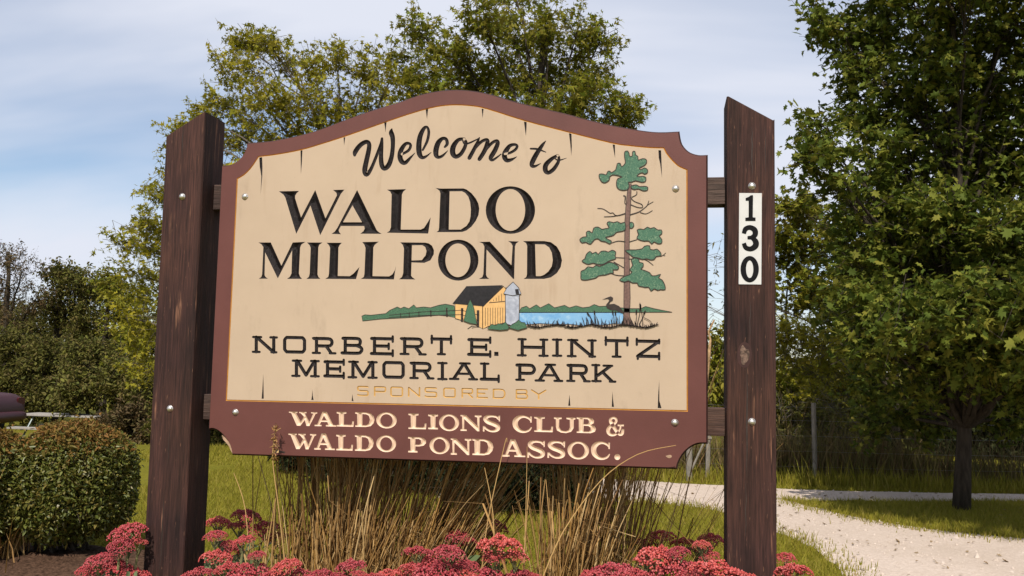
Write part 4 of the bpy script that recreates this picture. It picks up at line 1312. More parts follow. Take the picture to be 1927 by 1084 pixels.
def bark(name, a, b, s=9):
    m, nt, bs = mat_new(name)
    n1 = noise(nt, 1.0, 6, 0.65, stretch=(s * 3, s * 3, s * 0.6))
    nt.links.new(ramp(nt, n1, [(0.3, a), (0.7, b)]), bs.inputs['Base Color'])
    bs.inputs['Roughness'].default_value = 0.92
    bs.inputs['Specular IOR Level'].default_value = 0.08
    bump(nt, bs, n1, 0.8, 0.02)
    return m


M['bark_dark'] = bark('dark_bark', (0.030, 0.024, 0.018), (0.075, 0.060, 0.046))
M['bark_grey'] = bark('grey_bark', (0.075, 0.062, 0.050), (0.17, 0.145, 0.12))
M['leaf_maple'] = leafmat('maple_leaf', [(0.060, 0.084, 0.014), (0.090, 0.124, 0.018), (0.120, 0.150, 0.022), (0.165, 0.180, 0.026), (0.22, 0.205, 0.034)], 0.34)
M['leaf_yellow'] = leafmat('yellow_green_leaf', [(0.190, 0.195, 0.020), (0.270, 0.250, 0.022), (0.330, 0.275, 0.022), (0.225, 0.230, 0.032), (0.37, 0.29, 0.034)], 0.38)
M['leaf_mid'] = leafmat('mid_green_leaf', [(0.115, 0.145, 0.018), (0.185, 0.205, 0.022), (0.250, 0.240, 0.024), (0.185, 0.160, 0.030), (0.29, 0.25, 0.034)], 0.38)
M['leaf_olive'] = leafmat('olive_leaf', [(0.096, 0.100, 0.026), (0.138, 0.128, 0.031), (0.170, 0.130, 0.044), (0.108, 0.120, 0.028), (0.20, 0.19, 0.038)], 0.3)
M['leaf_brown'] = leafmat('brown_leaf', [(0.085, 0.060, 0.030), (0.120, 0.080, 0.038), (0.095, 0.085, 0.032), (0.14, 0.080, 0.040)], 0.2)
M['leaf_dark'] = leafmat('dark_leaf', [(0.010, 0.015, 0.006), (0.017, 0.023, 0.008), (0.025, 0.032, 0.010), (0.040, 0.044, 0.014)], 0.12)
M['leaf_thicket'] = leafmat('thicket_leaf', [(0.072, 0.080, 0.020), (0.105, 0.106, 0.025), (0.140, 0.118, 0.034), (0.160, 0.158, 0.034), (0.105, 0.072, 0.032)], 0.3)
M['leaf_hedge'] = leafmat('hedge_leaf', [(0.105, 0.122, 0.022), (0.145, 0.152, 0.028), (0.078, 0.098, 0.020), (0.18, 0.135, 0.030), (0.18, 0.18, 0.044)], 0.2, rough=0.4, spec=0.4)
M['leaf_hedge_top'] = leafmat('hedge_top_leaf', [(0.230, 0.120, 0.034), (0.180, 0.125, 0.030), (0.28, 0.13, 0.042), (0.14, 0.115, 0.028), (0.24, 0.17, 0.05)], 0.25, rough=0.45)
M['dry'] = leafmat('dry_stalk', [(0.38, 0.215, 0.075), (0.48, 0.295, 0.12), (0.21, 0.11, 0.04), (0.40, 0.22, 0.06), (0.58, 0.40, 0.19), (0.26, 0.14, 0.045), (0.16, 0.085, 0.035)], 0.1, rough=0.6)
M['weed'] = leafmat('dry_weed', [(0.17, 0.125, 0.055), (0.11, 0.11, 0.03), (0.22, 0.16, 0.075), (0.13, 0.075, 0.04), (0.09, 0.10, 0.03)], 0.2)

# right-hand maple, near
mb_ = gnd(1810, 962)
MY = mb_[1]
tree('maple_tree', 'tall dark green maple with bare trunk on the grass island at far right', 'tree', mb_[:2], 5.6, 0.074,
     [(1545, 28, 60, 26), (1575, 60, 60, 36), (1640, 60, 100, 60), (1760, 40, 120, 70), (1890, 50, 120, 80), (1625, 140, 70, 55), (1740, 160, 115, 75), (1870, 170, 115, 80),
      (1640, 215, 75, 45), (1545, 245, 62, 34), (1535, 285, 50, 28), (1690, 285, 105, 70), (1820, 300, 115, 80), (1920, 320, 80, 90), (1565, 330, 62, 48), (1640, 390, 90, 60), (1760, 410, 110, 75), (1890, 440, 100, 80),
      (1610, 470, 75, 60), (1710, 510, 100, 65), (1840, 540, 105, 70), (1640, 570, 75, 55), (1750, 610, 95, 55), (1890, 630, 90, 60), (1690, 670, 85, 45), (1820, 690, 85, 40), (1930, 720, 70, 50), (1730, 730, 60, 35),
      (2040, 80, 130, 100), (2050, 280, 130, 110), (2050, 480, 120, 110), (2020, 640, 90, 80), (1680, -80, 130, 80), (1820, -90, 130, 80), (1960, -80, 130, 90),
      (1700, 600, 90, 50, -1.5), (1830, 580, 100, 60, -1.9), (1930, 640, 90, 60, -1.7), (1860, 670, 80, 36, -1.4), (1990, 560, 100, 80, -1.9), (2080, 640, 90, 70, -1.6), (1640, 640, 70, 40, -.9), (1780, 690, 70, 30, -.6), (1600, 590, 60, 50, .8), (1650, 735, 60, 36, .6), (1700, 775, 55, 32, .9), (1650, 800, 45, 26, 1.2), (1845, 755, 46, 26, .2), (1745, 800, 40, 24, 1.0), (1900, 790, 50, 30, .4), (1660, 500, 90, 70, 1.5), (1800, 470, 110, 80, 1.6), (1900, 560, 100, 80, 1.6), (1680, 360, 90, 70, 1.4), (1830, 260, 110, 90, 1.6)],
     MY, 'maple', 0.068, M['leaf_maple'], M['bark_dark'], 11, dens=1.0, ncl=54, nl=22, clr=0.15, depth=1.5, yspread=1.0, shell=0.25)

# unseen tree added overhead right to dapple the maple and island with shade
def crown_tree(name, label, base, top, r0, masses, leaf, size, mat, bk, seed, ncl, nl, clr):
    r = np.random.default_rng(seed)
    O = np.array([base[0], base[1], ground_at(*base) - .05])
    root = empty(name, tuple(O)); tag(root, label, 'tree')
    tk = MB()
    P = [np.array([base[0] + r.normal(0, .05) * (i > 0), base[1] + r.normal(0, .05) * (i > 0), O[2] + (top - O[2]) * i / 7]) for i in range(8)]
    tk.tube([p - O for p in P], [r0 * (1.3 if i == 0 else 1) * (1 - .7 * i / 7) for i in range(8)], 10, jit=.1)
    pts = []
    for (c, rad) in masses:
        c = np.array(c, float)
        cl, _, lp = sample_blob(c, np.array(rad, float), ncl, nl, clr, r, .2)
        pts.append(lp)
        tk.tube([p - O for p in curve3(P[int(r.integers(3, 7))], c, .06, r)], [r0 * .35 * (1 - .12 * i) for i in range(7)], 6, cap=False)
    tk.build('trunk', bk, root, smooth=True)
    V, F = leaf_mesh(np.concatenate(pts) - O, size, leaf, r, .9)
    mesh_np('crown', V, F, mat, root)['kind'] = 'stuff'
    return root


crown_tree('added_shade_tree', 'unseen tall tree added beside the viewer to cast dappled shade on the maple', (7.2, -2.2), 9.5, .22,
           [((4.4, -1.6, 8.0), (1.1, 1.2, .7)), ((5.6, -1.8, 7.6), (1.2, 1.3, .7)), ((6.9, -1.6, 7.8), (1.3, 1.3, .8)), ((8.2, -1.6, 8.0), (1.2, 1.3, .9)), ((4.9, -1.7, 9.4), (1.2, 1.3, .8)), ((6.2, -1.8, 9.6), (1.3, 1.3, .9)), ((7.6, -1.6, 9.6), (1.3, 1.3, .9)), ((5.2, -1.6, 11.0), (1.1, 1.2, .9)), ((6.5, -1.8, 11.3), (1.2, 1.3, .9)), ((7.8, -1.7, 11.2), (1.2, 1.2, .9)), ((6.2, -1.8, 12.6), (1.1, 1.1, .7))],
           'maple', .12, M['leaf_maple'], M['bark_dark'], 99, 60, 17, .2)

# tree behind the crest of the sign
tree('boxelder_tree', 'green tree rising straight behind the arched crest of the sign', 'tree', (-1.0, 9.6), 6.2, 0.16,
     [(790, 60, 42, 50), (860, 100, 70, 45), (905, 40, 55, 45), (960, 60, 70, 55), (1030, 50, 50, 50), (1085, 60, 45, 42), (1130, 75, 32, 26), (1000, 130, 95, 60), (1090, 140, 70, 55), (900, 160, 100, 55), (810, 170, 80, 50), (1000, 220, 120, 60), (1110, 165, 50, 45), (1165, 195, 45, 30), (1185, 225, 38, 26), (1100, 235, 80, 40), (860, 250, 120, 60), (770, 130, 40, 45), (1000, 340, 150, 90), (840, 350, 150, 90), (1120, 330, 80, 60), (960, -40, 80, 45)],
     9.6, 'spray', 0.10, M['leaf_mid'], M['bark_dark'], 12, ncl=66, nl=22, clr=0.16, depth=1.3, yspread=0.8, shell=0.3)

# yellow-green tree on the left
tree('locust_tree', 'yellow green feathery tree between the left post and the sign crest', 'tree', (-4.0, 9.2), 5.2, 0.13,
     [(425, 130, 30, 40), (445, 78, 18, 12), (480, 80, 12, 12), (505, 80, 12, 14), (470, 130, 38, 34), (545, 115, 35, 32), (590, 125, 32, 32), (640, 105, 30, 30), (690, 125, 50, 42), (735, 150, 35, 45), (420, 195, 55, 40), (500, 190, 75, 55), (600, 195, 80, 60), (690, 210, 75, 55), (375, 215, 32, 26), (345, 240, 26, 18), (450, 260, 90, 50), (580, 280, 120, 55), (700, 290, 90, 60), (340, 270, 35, 30), (330, 340, 45, 50), (290, 370, 32, 36), (270, 420, 36, 36), (232, 455, 30, 22), (300, 460, 60, 50), (270, 520, 50, 45), (250, 600, 60, 60), (330, 560, 60, 70), (290, 680, 70, 60), (450, 380, 120, 80), (450, 520, 120, 90), (600, 420, 130, 90)],
     9.2, 'spray', 0.092, M['leaf_yellow'], M['bark_grey'], 13, ncl=66, nl=18, clr=0.15, depth=1.3, yspread=0.8, shell=0.3)

# second maple further back on the right, seen past the post
tree('young_maple_tree', 'lighter green maple just right of the numbered post, behind the big maple', 'tree', (4.35, 11.8), 4.1, 0.07,
     [(1490, 385, 45, 22), (1520, 400, 55, 30), (1490, 440, 40, 40), (1560, 450, 65, 50), (1500, 500, 45, 40), (1580, 540, 70, 50), (1520, 560, 60, 40), (1620, 620, 70, 50), (1440, 470, 60, 60), (1430, 560, 50, 50)],
     11.8, 'maple', 0.085, M['leaf_mid'], M['bark_dark'], 14, ncl=90, nl=18, clr=0.13, depth=1.2, shell=0.3)

# shrubs along the right-hand fence line
tree('sumac_shrub', 'yellow green shrub with bare grey twigs beside the numbered post', 'shrub', (3.5, 9.9), 2.0, 0.03,
     [(1500, 620, 42, 38), (1545, 640, 50, 42), (1490, 680, 40, 36), (1560, 700, 55, 38), (1530, 740, 50, 30), (1590, 730, 40, 30), (1470, 630, 30, 50)],
     9.9, 'spray', 0.085, M['leaf_yellow'], M['bark_grey'], 15, ncl=110, nl=14, clr=0.11, depth=1.2, twigs=0.9, shell=0.3)
tree('hackberry_tree', 'thin olive tree with bare twigs in the gap between sign and numbered post', 'tree', (2.75, 12.2), 2.7, 0.05,
     [(1345, 480, 22, 40), (1330, 540, 40, 40), (1370, 560, 40, 40), (1350, 610, 45, 30), (1400, 520, 40, 60), (1280, 560, 50, 60)],
     12.2, 'lance', 0.085, M['leaf_olive'], M['bark_grey'], 16, ncl=26, nl=5, clr=0.14, depth=1.0, twigs=1.0, shell=0.2)
tree('elder_shrub', 'bright green shrub low in the gap between sign and numbered post', 'shrub', (2.35, 10.6), 1.7, 0.04,
     [(1345, 650, 50, 40), (1350, 720, 50, 45), (1290, 700, 60, 60), (1400, 700, 40, 60), (1340, 780, 60, 30)],
     10.6, 'oval', 0.085, M['leaf_mid'], M['bark_grey'], 17, ncl=130, nl=16, clr=0.12, depth=1.2, shell=0.3)

tree('dogwood_shrub', 'olive shrub with arching grey twigs low beside the numbered post', 'shrub', (3.4, 9.4), 1.2, 0.02,
     [(1490, 770, 40, 36), (1530, 790, 50, 34), (1480, 830, 40, 30), (1560, 760, 50, 30), (1580, 810, 40, 30)],
     9.4, 'lance', 0.075, M['leaf_olive'], M['bark_grey'], 18, ncl=120, nl=10, clr=0.11, depth=1.2, twigs=0.9, shell=0.3)
tree('grape_vine', 'yellow green broad leaved vine sprawling on the fence between post and maple', 'vine', (5.0, 9.0), 0.6, 0.012,
     [(1590, 880, 24, 14), (1620, 868, 30, 14), (1650, 862, 26, 12), (1690, 890, 20, 14), (1605, 890, 20, 10)],
     9.0, 'oval', 0.085, M['leaf_yellow'], M['bark_grey'], 19, ncl=60, nl=8, clr=0.06, depth=1.0, shell=0.3, yspread=.1)

# woodland edge behind the fence on the right, deep shade put into leaf_dark colour
for i, (bl, yy, mt, lab) in enumerate([
    ([(1500, 780, 80, 60), (1480, 840, 60, 40), (1560, 820, 60, 50), (1500, 720, 60, 40)], 11.9, 'leaf_mid', 'green shrub behind the fence post right of the numbered post'),
    ([(1620, 760, 90, 70), (1600, 690, 80, 50), (1640, 830, 60, 40), (1590, 820, 60, 40)], 12.8, 'leaf_thicket', 'dark shrub behind the fence left of the pale house wall'),
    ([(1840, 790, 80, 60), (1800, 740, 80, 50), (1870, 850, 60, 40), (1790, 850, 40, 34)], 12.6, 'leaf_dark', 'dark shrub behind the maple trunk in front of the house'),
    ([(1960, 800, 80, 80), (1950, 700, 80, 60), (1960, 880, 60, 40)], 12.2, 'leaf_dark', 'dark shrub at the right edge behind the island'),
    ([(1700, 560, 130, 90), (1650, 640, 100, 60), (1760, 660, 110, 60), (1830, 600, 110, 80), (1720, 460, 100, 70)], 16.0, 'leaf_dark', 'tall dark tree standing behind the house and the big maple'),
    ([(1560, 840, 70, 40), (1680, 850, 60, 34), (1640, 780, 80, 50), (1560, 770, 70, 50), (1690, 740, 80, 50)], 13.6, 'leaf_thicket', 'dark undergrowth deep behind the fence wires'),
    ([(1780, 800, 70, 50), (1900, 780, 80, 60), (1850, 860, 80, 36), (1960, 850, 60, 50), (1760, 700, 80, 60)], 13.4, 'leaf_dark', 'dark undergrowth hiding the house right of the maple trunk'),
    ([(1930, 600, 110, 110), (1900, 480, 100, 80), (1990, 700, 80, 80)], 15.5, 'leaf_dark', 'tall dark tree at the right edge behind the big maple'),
]):
    c0 = at(bl[0][0], bl[0][1], yy)
    tree('woodland_shrub' if i not in (4, 7) else 'woodland_tree', lab, 'shrub' if i not in (4, 7) else 'tree', (c0[0], yy), c0[2] + 0.4 if i not in (4, 7) else c0[2] + 0.2, 0.05 if i not in (4, 7) else 0.12, bl, yy, 'oval', 0.10, M[mt], M['bark_dark'], 30 + i, ncl=150, nl=18, clr=0.17, depth=1.0, shell=0.3, group='dark growth behind the fence')

# far left: brown and olive trees beyond the lawn
for i, (bl, yy, mt, lab, nm, nn, r0) in enumerate([
    ([(20, 480, 45, 28), (45, 505, 55, 30), (20, 545, 50, 40), (70, 560, 40, 40), (30, 600, 60, 40), (-40, 520, 60, 60)], 21.0, 'leaf_brown', 'brownish thin tree with bare forks at the far left', 'walnut_tree', 90, .16),
    ([(115, 515, 45, 26), (150, 540, 55, 36), (110, 580, 60, 40), (170, 600, 60, 50), (190, 545, 40, 30)], 22.0, 'leaf_olive', 'olive tree with twiggy top second from the far left', 'ash_tree', 260, .16),
    ([(205, 530, 40, 30), (240, 560, 45, 45), (230, 620, 50, 40), (265, 640, 40, 40)], 20.5, 'leaf_mid', 'green rounded tree left of the left post', 'elm_tree', 230, .14),
    ([(30, 660, 60, 55), (90, 680, 60, 50), (20, 720, 60, 40), (100, 740, 60, 40), (60, 770, 60, 30)], 19.5, 'leaf_thicket', 'dark shrub mass above the maroon car', 'thicket_shrub', 300, .05),
    ([(170, 680, 60, 55), (150, 740, 60, 40), (225, 720, 55, 50), (260, 760, 50, 45)], 17.5, 'leaf_olive', 'olive shrub behind the picnic table end', 'thicket_shrub', 300, .05),
    ([(60, 620, 70, 50), (140, 640, 70, 50), (0, 600, 60, 50), (210, 660, 60, 50), (60, 690, 70, 40), (160, 700, 80, 50)], 24.0, 'leaf_olive', 'dim olive trees deep behind the far left trunks', 'thicket_tree', 320, .1),
    ([(330, 620, 70, 80), (400, 700, 80, 80), (300, 720, 60, 60), (460, 640, 80, 90), (520, 740, 90, 70)], 14.5, 'leaf_olive', 'olive thicket behind the left post', 'thicket_tree', 260, .07),
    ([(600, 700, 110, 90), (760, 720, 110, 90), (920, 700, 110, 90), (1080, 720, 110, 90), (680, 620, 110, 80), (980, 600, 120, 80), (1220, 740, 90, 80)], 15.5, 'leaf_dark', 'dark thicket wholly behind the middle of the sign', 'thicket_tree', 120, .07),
    ([(215, 800, 40, 26), (258, 805, 36, 34), (290, 815, 30, 34), (240, 780, 40, 26)], 13.0, 'leaf_brown', 'low brown leaved bush at the lawn edge by the left post', 'barberry_bush', 240, .03),
    ([(330, 790, 60, 50), (420, 820, 50, 40), (380, 760, 60, 50), (460, 830, 60, 36)], 11.6, 'leaf_thicket', 'dark hedge behind the lawn in the notch under the sign', 'hedge_shrub', 260, .04),
]):
    c0 = at(bl[0][0], bl[0][1], yy)
    tree(nm, lab, 'tree' if nm.endswith('tree') else 'shrub', (c0[0], yy), c0[2] + 0.1, r0, bl, yy, 'oval' if i else 'lance', 0.095 if yy > 15 else 0.075, M[mt], M['bark_dark'], 50 + i, ncl=nn, nl=22, clr=0.20 if yy > 15 else 0.13, depth=1.0, twigs=0.8 if i < 3 else 0.3, shell=0.3)

# very dark leaved shrubs straight behind the dry grass
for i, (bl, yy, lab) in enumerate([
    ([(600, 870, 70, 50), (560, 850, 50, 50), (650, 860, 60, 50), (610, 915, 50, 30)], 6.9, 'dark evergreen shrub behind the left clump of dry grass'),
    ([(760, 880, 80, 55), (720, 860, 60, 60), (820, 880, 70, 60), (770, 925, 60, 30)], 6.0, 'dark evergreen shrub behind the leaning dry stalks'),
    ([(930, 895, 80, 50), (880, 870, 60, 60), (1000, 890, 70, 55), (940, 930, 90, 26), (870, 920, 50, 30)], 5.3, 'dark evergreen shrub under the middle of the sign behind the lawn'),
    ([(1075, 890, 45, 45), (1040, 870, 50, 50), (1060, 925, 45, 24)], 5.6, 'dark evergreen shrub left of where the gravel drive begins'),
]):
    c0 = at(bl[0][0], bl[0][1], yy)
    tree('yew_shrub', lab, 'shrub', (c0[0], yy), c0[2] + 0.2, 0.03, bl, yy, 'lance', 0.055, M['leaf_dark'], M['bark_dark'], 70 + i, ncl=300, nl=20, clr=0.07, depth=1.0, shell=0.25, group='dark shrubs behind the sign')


# clipped hedge bushes on the left
def hedge(name, label, cx, cy, rx, ry, h, seed, nl=15000):
    r = np.random.default_rng(seed)
    root = empty(name, (cx, cy, ground_at(cx, cy)))
    tag(root, label, 'bush', 'clipped hedge bushes')
    st = MB()
    for k in range(14):
        a = r.uniform(0, 2 * math.pi)
        st.tube(curve3((r.normal(0, .08), r.normal(0, .08), 0), (rx * .75 * math.cos(a), ry * .75 * math.sin(a), h * r.uniform(.5, .85)), .08, r), [.014 * (1 - .12 * i) for i in range(7)], 5, cap=False)
        for q in range(5):
            st.tube(curve3((rx * .4 * math.cos(a), ry * .4 * math.sin(a), h * .4), (rx * .9 * math.cos(a + r.normal(0, .5)), ry * .9 * math.sin(a + r.normal(0, .5)), h * r.uniform(.2, .9)), .05, r, 3), [.006, .004, .003, .002], 3, cap=False)
    st.build('stem', M['bark_dark'], root)
    d = r.normal(0, 1, (nl, 3)); d[:, 2] *= 0.9
    p = 2.15                           # a rounded box
    q = (np.abs(d[:, 0]) ** p + np.abs(d[:, 1]) ** p + np.abs(d[:, 2]) ** p) ** (1 / p)
    d = d / q[:, None]
    t = 1 - 0.24 * r.random(nl) ** 2 + r.normal(0, .022, nl) + .10 * (r.random(nl) < .012)
    lump = 1 + 0.05 * np.sin(d[:, 0] * 6 + seed) * np.cos(d[:, 2] * 5) + .03 * np.sin(d[:, 1] * 9 + d[:, 0] * 7)
    hz = h * 0.47
    P = d * (t * lump)[:, None] * np.array([rx, ry, hz]) + np.array([0, 0, h * 0.55])
    keep = (P[:, 2] > 0.10) & (r.random(nl) < np.clip((P[:, 2] - 0.06) / 0.22, 0.12, 1))
    P = P[keep]
    top = P[:, 2] + r.normal(0, .06, len(P)) > h * 0.86
    for nm, sel, mt in (('foliage', ~top, 'leaf_hedge'), ('top_foliage', top, 'leaf_hedge_top')):
        V, F = leaf_mesh(P[sel], 0.027, 'oval', r, 0.6, 0.1)
        o = mesh_np(nm, V, F, M[mt], root); o['kind'] = 'stuff'
    return root


h1 = gnd(72, 1064)
hedge('clipped_bush', 'clipped round green bush with rusty top beside the left post', h1[0], h1[1] + 0.30, 0.40, 0.42, 0.88, 5, 38000)
h2 = gnd(-120, 1070)
hedge('clipped_bush', 'clipped bush cut off by the left edge of the picture', h2[0], h2[1] + 0.22, 0.40, 0.42, 0.86, 6, 34000)

# ------------------------------------------------------------------ lawn blades, loose stone, fallen leaves
M['blade'] = leafmat('grass_blade', [(0.19, 0.188, 0.019), (0.24, 0.22, 0.023), (0.30, 0.245, 0.036), (0.205, 0.20, 0.021), (0.34, 0.265, 0.065)], 0.3)
r = np.random.default_rng(21)


def blades(n, x0, x1, y0, y1, h, w, keep=None):
    P = np.column_stack([r.uniform(x0, x1, n), r.uniform(y0, y1, n)])
    ok = ~(poly_in(P, road_poly) & ~poly_in(P, island_poly))
    ok &= np.hypot((P[:, 0] + .05) / 2.0, (P[:, 1] - .05) / .95) > 0.97
    ok &= np.hypot((P[:, 0] + 3.15) / .95, (P[:, 1] - 2.25) / .55) > 0.97
    P = P[ok]
    m = len(P)
    z = gz(P[:, 0], P[:, 1])
    a = r.uniform(0, 2 * math.pi, m); hh = h * np.exp(r.normal(0, .3, m))
    wv = np.stack([np.cos(a), np.sin(a), np.zeros(m)], 1) * w * .5
    tip = np.stack([r.normal(0, .5, m) * hh, r.normal(0, .5, m) * hh, hh], 1)
    B = np.column_stack([P, z - .004])
    V = np.stack([B - wv, B + wv, B + tip], 1).reshape(-1, 3)
    F = np.arange(3 * m).reshape(-1, 3)
    return V, F


parts_ = [blades(150000, -4.5, 4.6, 2.2, 7.5, .045, .007), blades(60000, -6.5, 5.5, 7.5, 12.5, .05, .010), blades(50000, 2.5, 7.5, 4.2, 8.6, .045, .008), blades(12000, 2.0, 9.0, 7.8, 9.3, .10, .010)]
V = np.concatenate([p[0] for p in parts_]); off = 0; Fs = []
for p in parts_:
    Fs.append(p[1] + off); off += len(p[0])
lawn = mesh_np('lawn_grass', V, np.concatenate(Fs), M['blade'])
tag(lawn, 'short yellowish mown grass around the sign and drive', 'grass', kind='stuff')

# tufts of taller weeds along the fence
def weeds(name, label, n, pts, h, mat, w=0.009, seed=5):
    r = np.random.default_rng(seed)
    V, F = [], []
    Vs = []
    for k in range(n):
        i = r.integers(0, len(pts) - 1); t = r.random()
        p = np.array(pts[i]) * (1 - t) + np.array(pts[i + 1]) * t
        x, y = p[0] + r.normal(0, .12), p[1] + r.normal(0, .14)
        z = ground_at(x, y)
        hh = h * math.exp(r.normal(0, .4))
        l = r.normal(0, .28, 2) * hh
        a = r.uniform(0, math.pi)
        d = np.array([math.cos(a), math.sin(a), 0]) * w * .5
        b = np.array([x, y, z]); m = b + np.array([l[0] * .35, l[1] * .35, hh * .55]); e = b + np.array([l[0], l[1], hh])
        Vs.append([b - d, b + d, m + d * .8, m - d * .8, e, e])
    Vs = np.array(Vs)
    n_ = len(Vs)
    base = (np.arange(n_) * 6)[:, None]
    F = np.concatenate([base + np.array([[0, 1, 2]]), base + np.array([[0, 2, 3]]), base + np.array([[3, 2, 4]])])
    o = mesh_np(name, Vs.reshape(-1, 3), F, mat)
    return tag(o, label, 'weeds', kind='stuff')


fl = [gnd(1180, 893)[:2], gnd(1300, 898)[:2], gnd(1420, 902)[:2], gnd(1534, 909)[:2], gnd(1640, 911)[:2], gnd(1733, 913)[:2], gnd(1960, 918)[:2]]
fl = [(p[0], p[1]) for p in fl]
weeds('fence_weeds', 'dry brown and green weeds growing along the wire fence', 5200, [(p[0], p[1] + .15) for p in fl], .42, M['weed'])
weeds('verge_grass', 'longer green grass on the verge between fence and drive', 5000, [(p[0], p[1] - .25) for p in fl], .12, M['blade'], seed=6)
for k_, (ed_, nm_) in enumerate(((near_edge, 'ragged grass creeping over the near edge of the gravel'), (island[8:] + island[:1], 'ragged grass creeping over the island edge of the gravel'))):
    weeds('edge_grass', nm_, 2600, [(float(p[0]), float(p[1])) for p in ed_[:13]], .035, M['blade'], w=.007, seed=40 + k_)
hb = [(h1[0] - .55, h1[1] + .2), (h1[0] - .3, h1[1] - .1)]
weeds('bush_weeds', 'dry grass tuft between the two clipped bushes', 400, hb, .28, M['dry'], seed=7)

M['stone'] = leafmat('loose_stone', [(0.50, 0.41, 0.345), (0.54, 0.45, 0.38), (0.46, 0.375, 0.31), (0.58, 0.49, 0.42)], 0.0, rough=0.9)
P = np.column_stack([r.uniform(-1.0, 7.5, 60000), r.uniform(1.2, 9.2, 60000)])
ok = poly_in(P, road_poly) & ~poly_in(P, island_poly)
P = P[ok][:9000]
m = len(P)
oc = np.array([(1, 0, 0), (-1, 0, 0), (0, 1, 0), (0, -1, 0), (0, 0, 1)])
of = np.array([(0, 2, 4), (2, 1, 4), (1, 3, 4), (3, 0, 4)])
sz = .0055 * np.exp(r.normal(0, .5, m))
jit = oc[None] * (1 + r.normal(0, .25, (m, 5, 1))) * sz[:, None, None]
an = r.uniform(0, 6.28, m)
ca_, sa_ = np.cos(an)[:, None], np.sin(an)[:, None]
jx = jit[:, :, 0] * ca_ - jit[:, :, 1] * sa_; jy = jit[:, :, 0] * sa_ + jit[:, :, 1] * ca_
Vst = np.stack([jx + P[:, None, 0], jy + P[:, None, 1], jit[:, :, 2] + .006], -1)
st = mesh_np('loose_gravel', Vst.reshape(-1, 3), (of[None] + (np.arange(m) * 5)[:, None, None]).reshape(-1, 3), M['stone'])
tag(st, 'loose pale stones lying on the gravel drive', 'gravel', kind='stuff')
M['fallen'] = leafmat('fallen_leaf', [(0.22, 0.15, 0.085), (0.30, 0.215, 0.125), (0.17, 0.12, 0.07), (0.36, 0.27, 0.17)], 0.1)
P = np.column_stack([r.uniform(-1, 7.5, 1300), r.uniform(1.5, 9.2, 1300), np.full(1300, .018)])
P = P[poly_in(P, road_poly) | poly_in(P, island_poly)]
V, F = leaf_mesh(P, .032, 'maple', r, 3.0, 0.0)
tag(mesh_np('fallen_leaves', V, F, M['fallen']), 'brown fallen leaves scattered on the gravel drive', 'leaves', kind='stuff')

# ------------------------------------------------------------------ dry ornamental grass behind the sign
def stalks(n, base, r, spread, h, lean, width=0.0045, bend=0.25, kink=0.36, flat_=0.8):
    """curved three-sided stalks; base (x, y), lean (dx, dy) at the tip"""
    Vs, Fs, o = [], [], 0
    for k in range(n):
        bx = base[0] + r.normal(0, spread[0]); by = base[1] + r.normal(0, spread[1])
        bz = bed_z(bx, by) - .02
        hh = h * math.exp(r.normal(0, .22))
        lx = lean[0] + r.normal(0, .13); ly = lean[1] + r.normal(0, .08)
        w = width * math.exp(r.normal(0, .35))
        pts = []
        bd = r.normal(0, bend)
        kk = r.random() < kink
        ks = r.uniform(.45, .9); ka = r.normal(0, 1.2)
        p = np.array([bx, by, bz]); d = np.array([lx * .5, ly * .5, 1.0])
        ns = 6
        for i in range(ns + 1):
            pts.append(p.copy())
            dd = d / np.linalg.norm(d)
            p = p + dd * hh / ns
            d = d + np.array([lx * .16 + bd * .10, ly * .16, 0])
            if kk and abs(i / ns - ks) < .09:
                d = np.array([ka, r.normal(0, .2), r.uniform(-.8, .3)])
        t = np.array([1, 0, 0.0]); q = np.array([0, 1, 0.0])
        for i, c in enumerate(pts):
            ww = w * (1 - .75 * i / ns)
            Vs += [c + t * ww, c - t * ww * (1.3 - flat_) + q * ww * flat_, c - t * ww * (1.3 - flat_) - q * ww * flat_]
        for i in range(ns):
            for a in range(3):
                b0 = o + i * 3 + a; b1 = o + i * 3 + (a + 1) % 3
                Fs += [(b0, b1, b1 + 3), (b0, b1 + 3, b0 + 3)]
        o += 3 * (ns + 1)
    Vs = np.array(Vs)
    up_ = Vs[:, 2] > 0.93                # what reaches the board passes behind it
    Vs[up_, 1] = np.maximum(Vs[up_, 1], .065)
    return Vs, np.array(Fs)


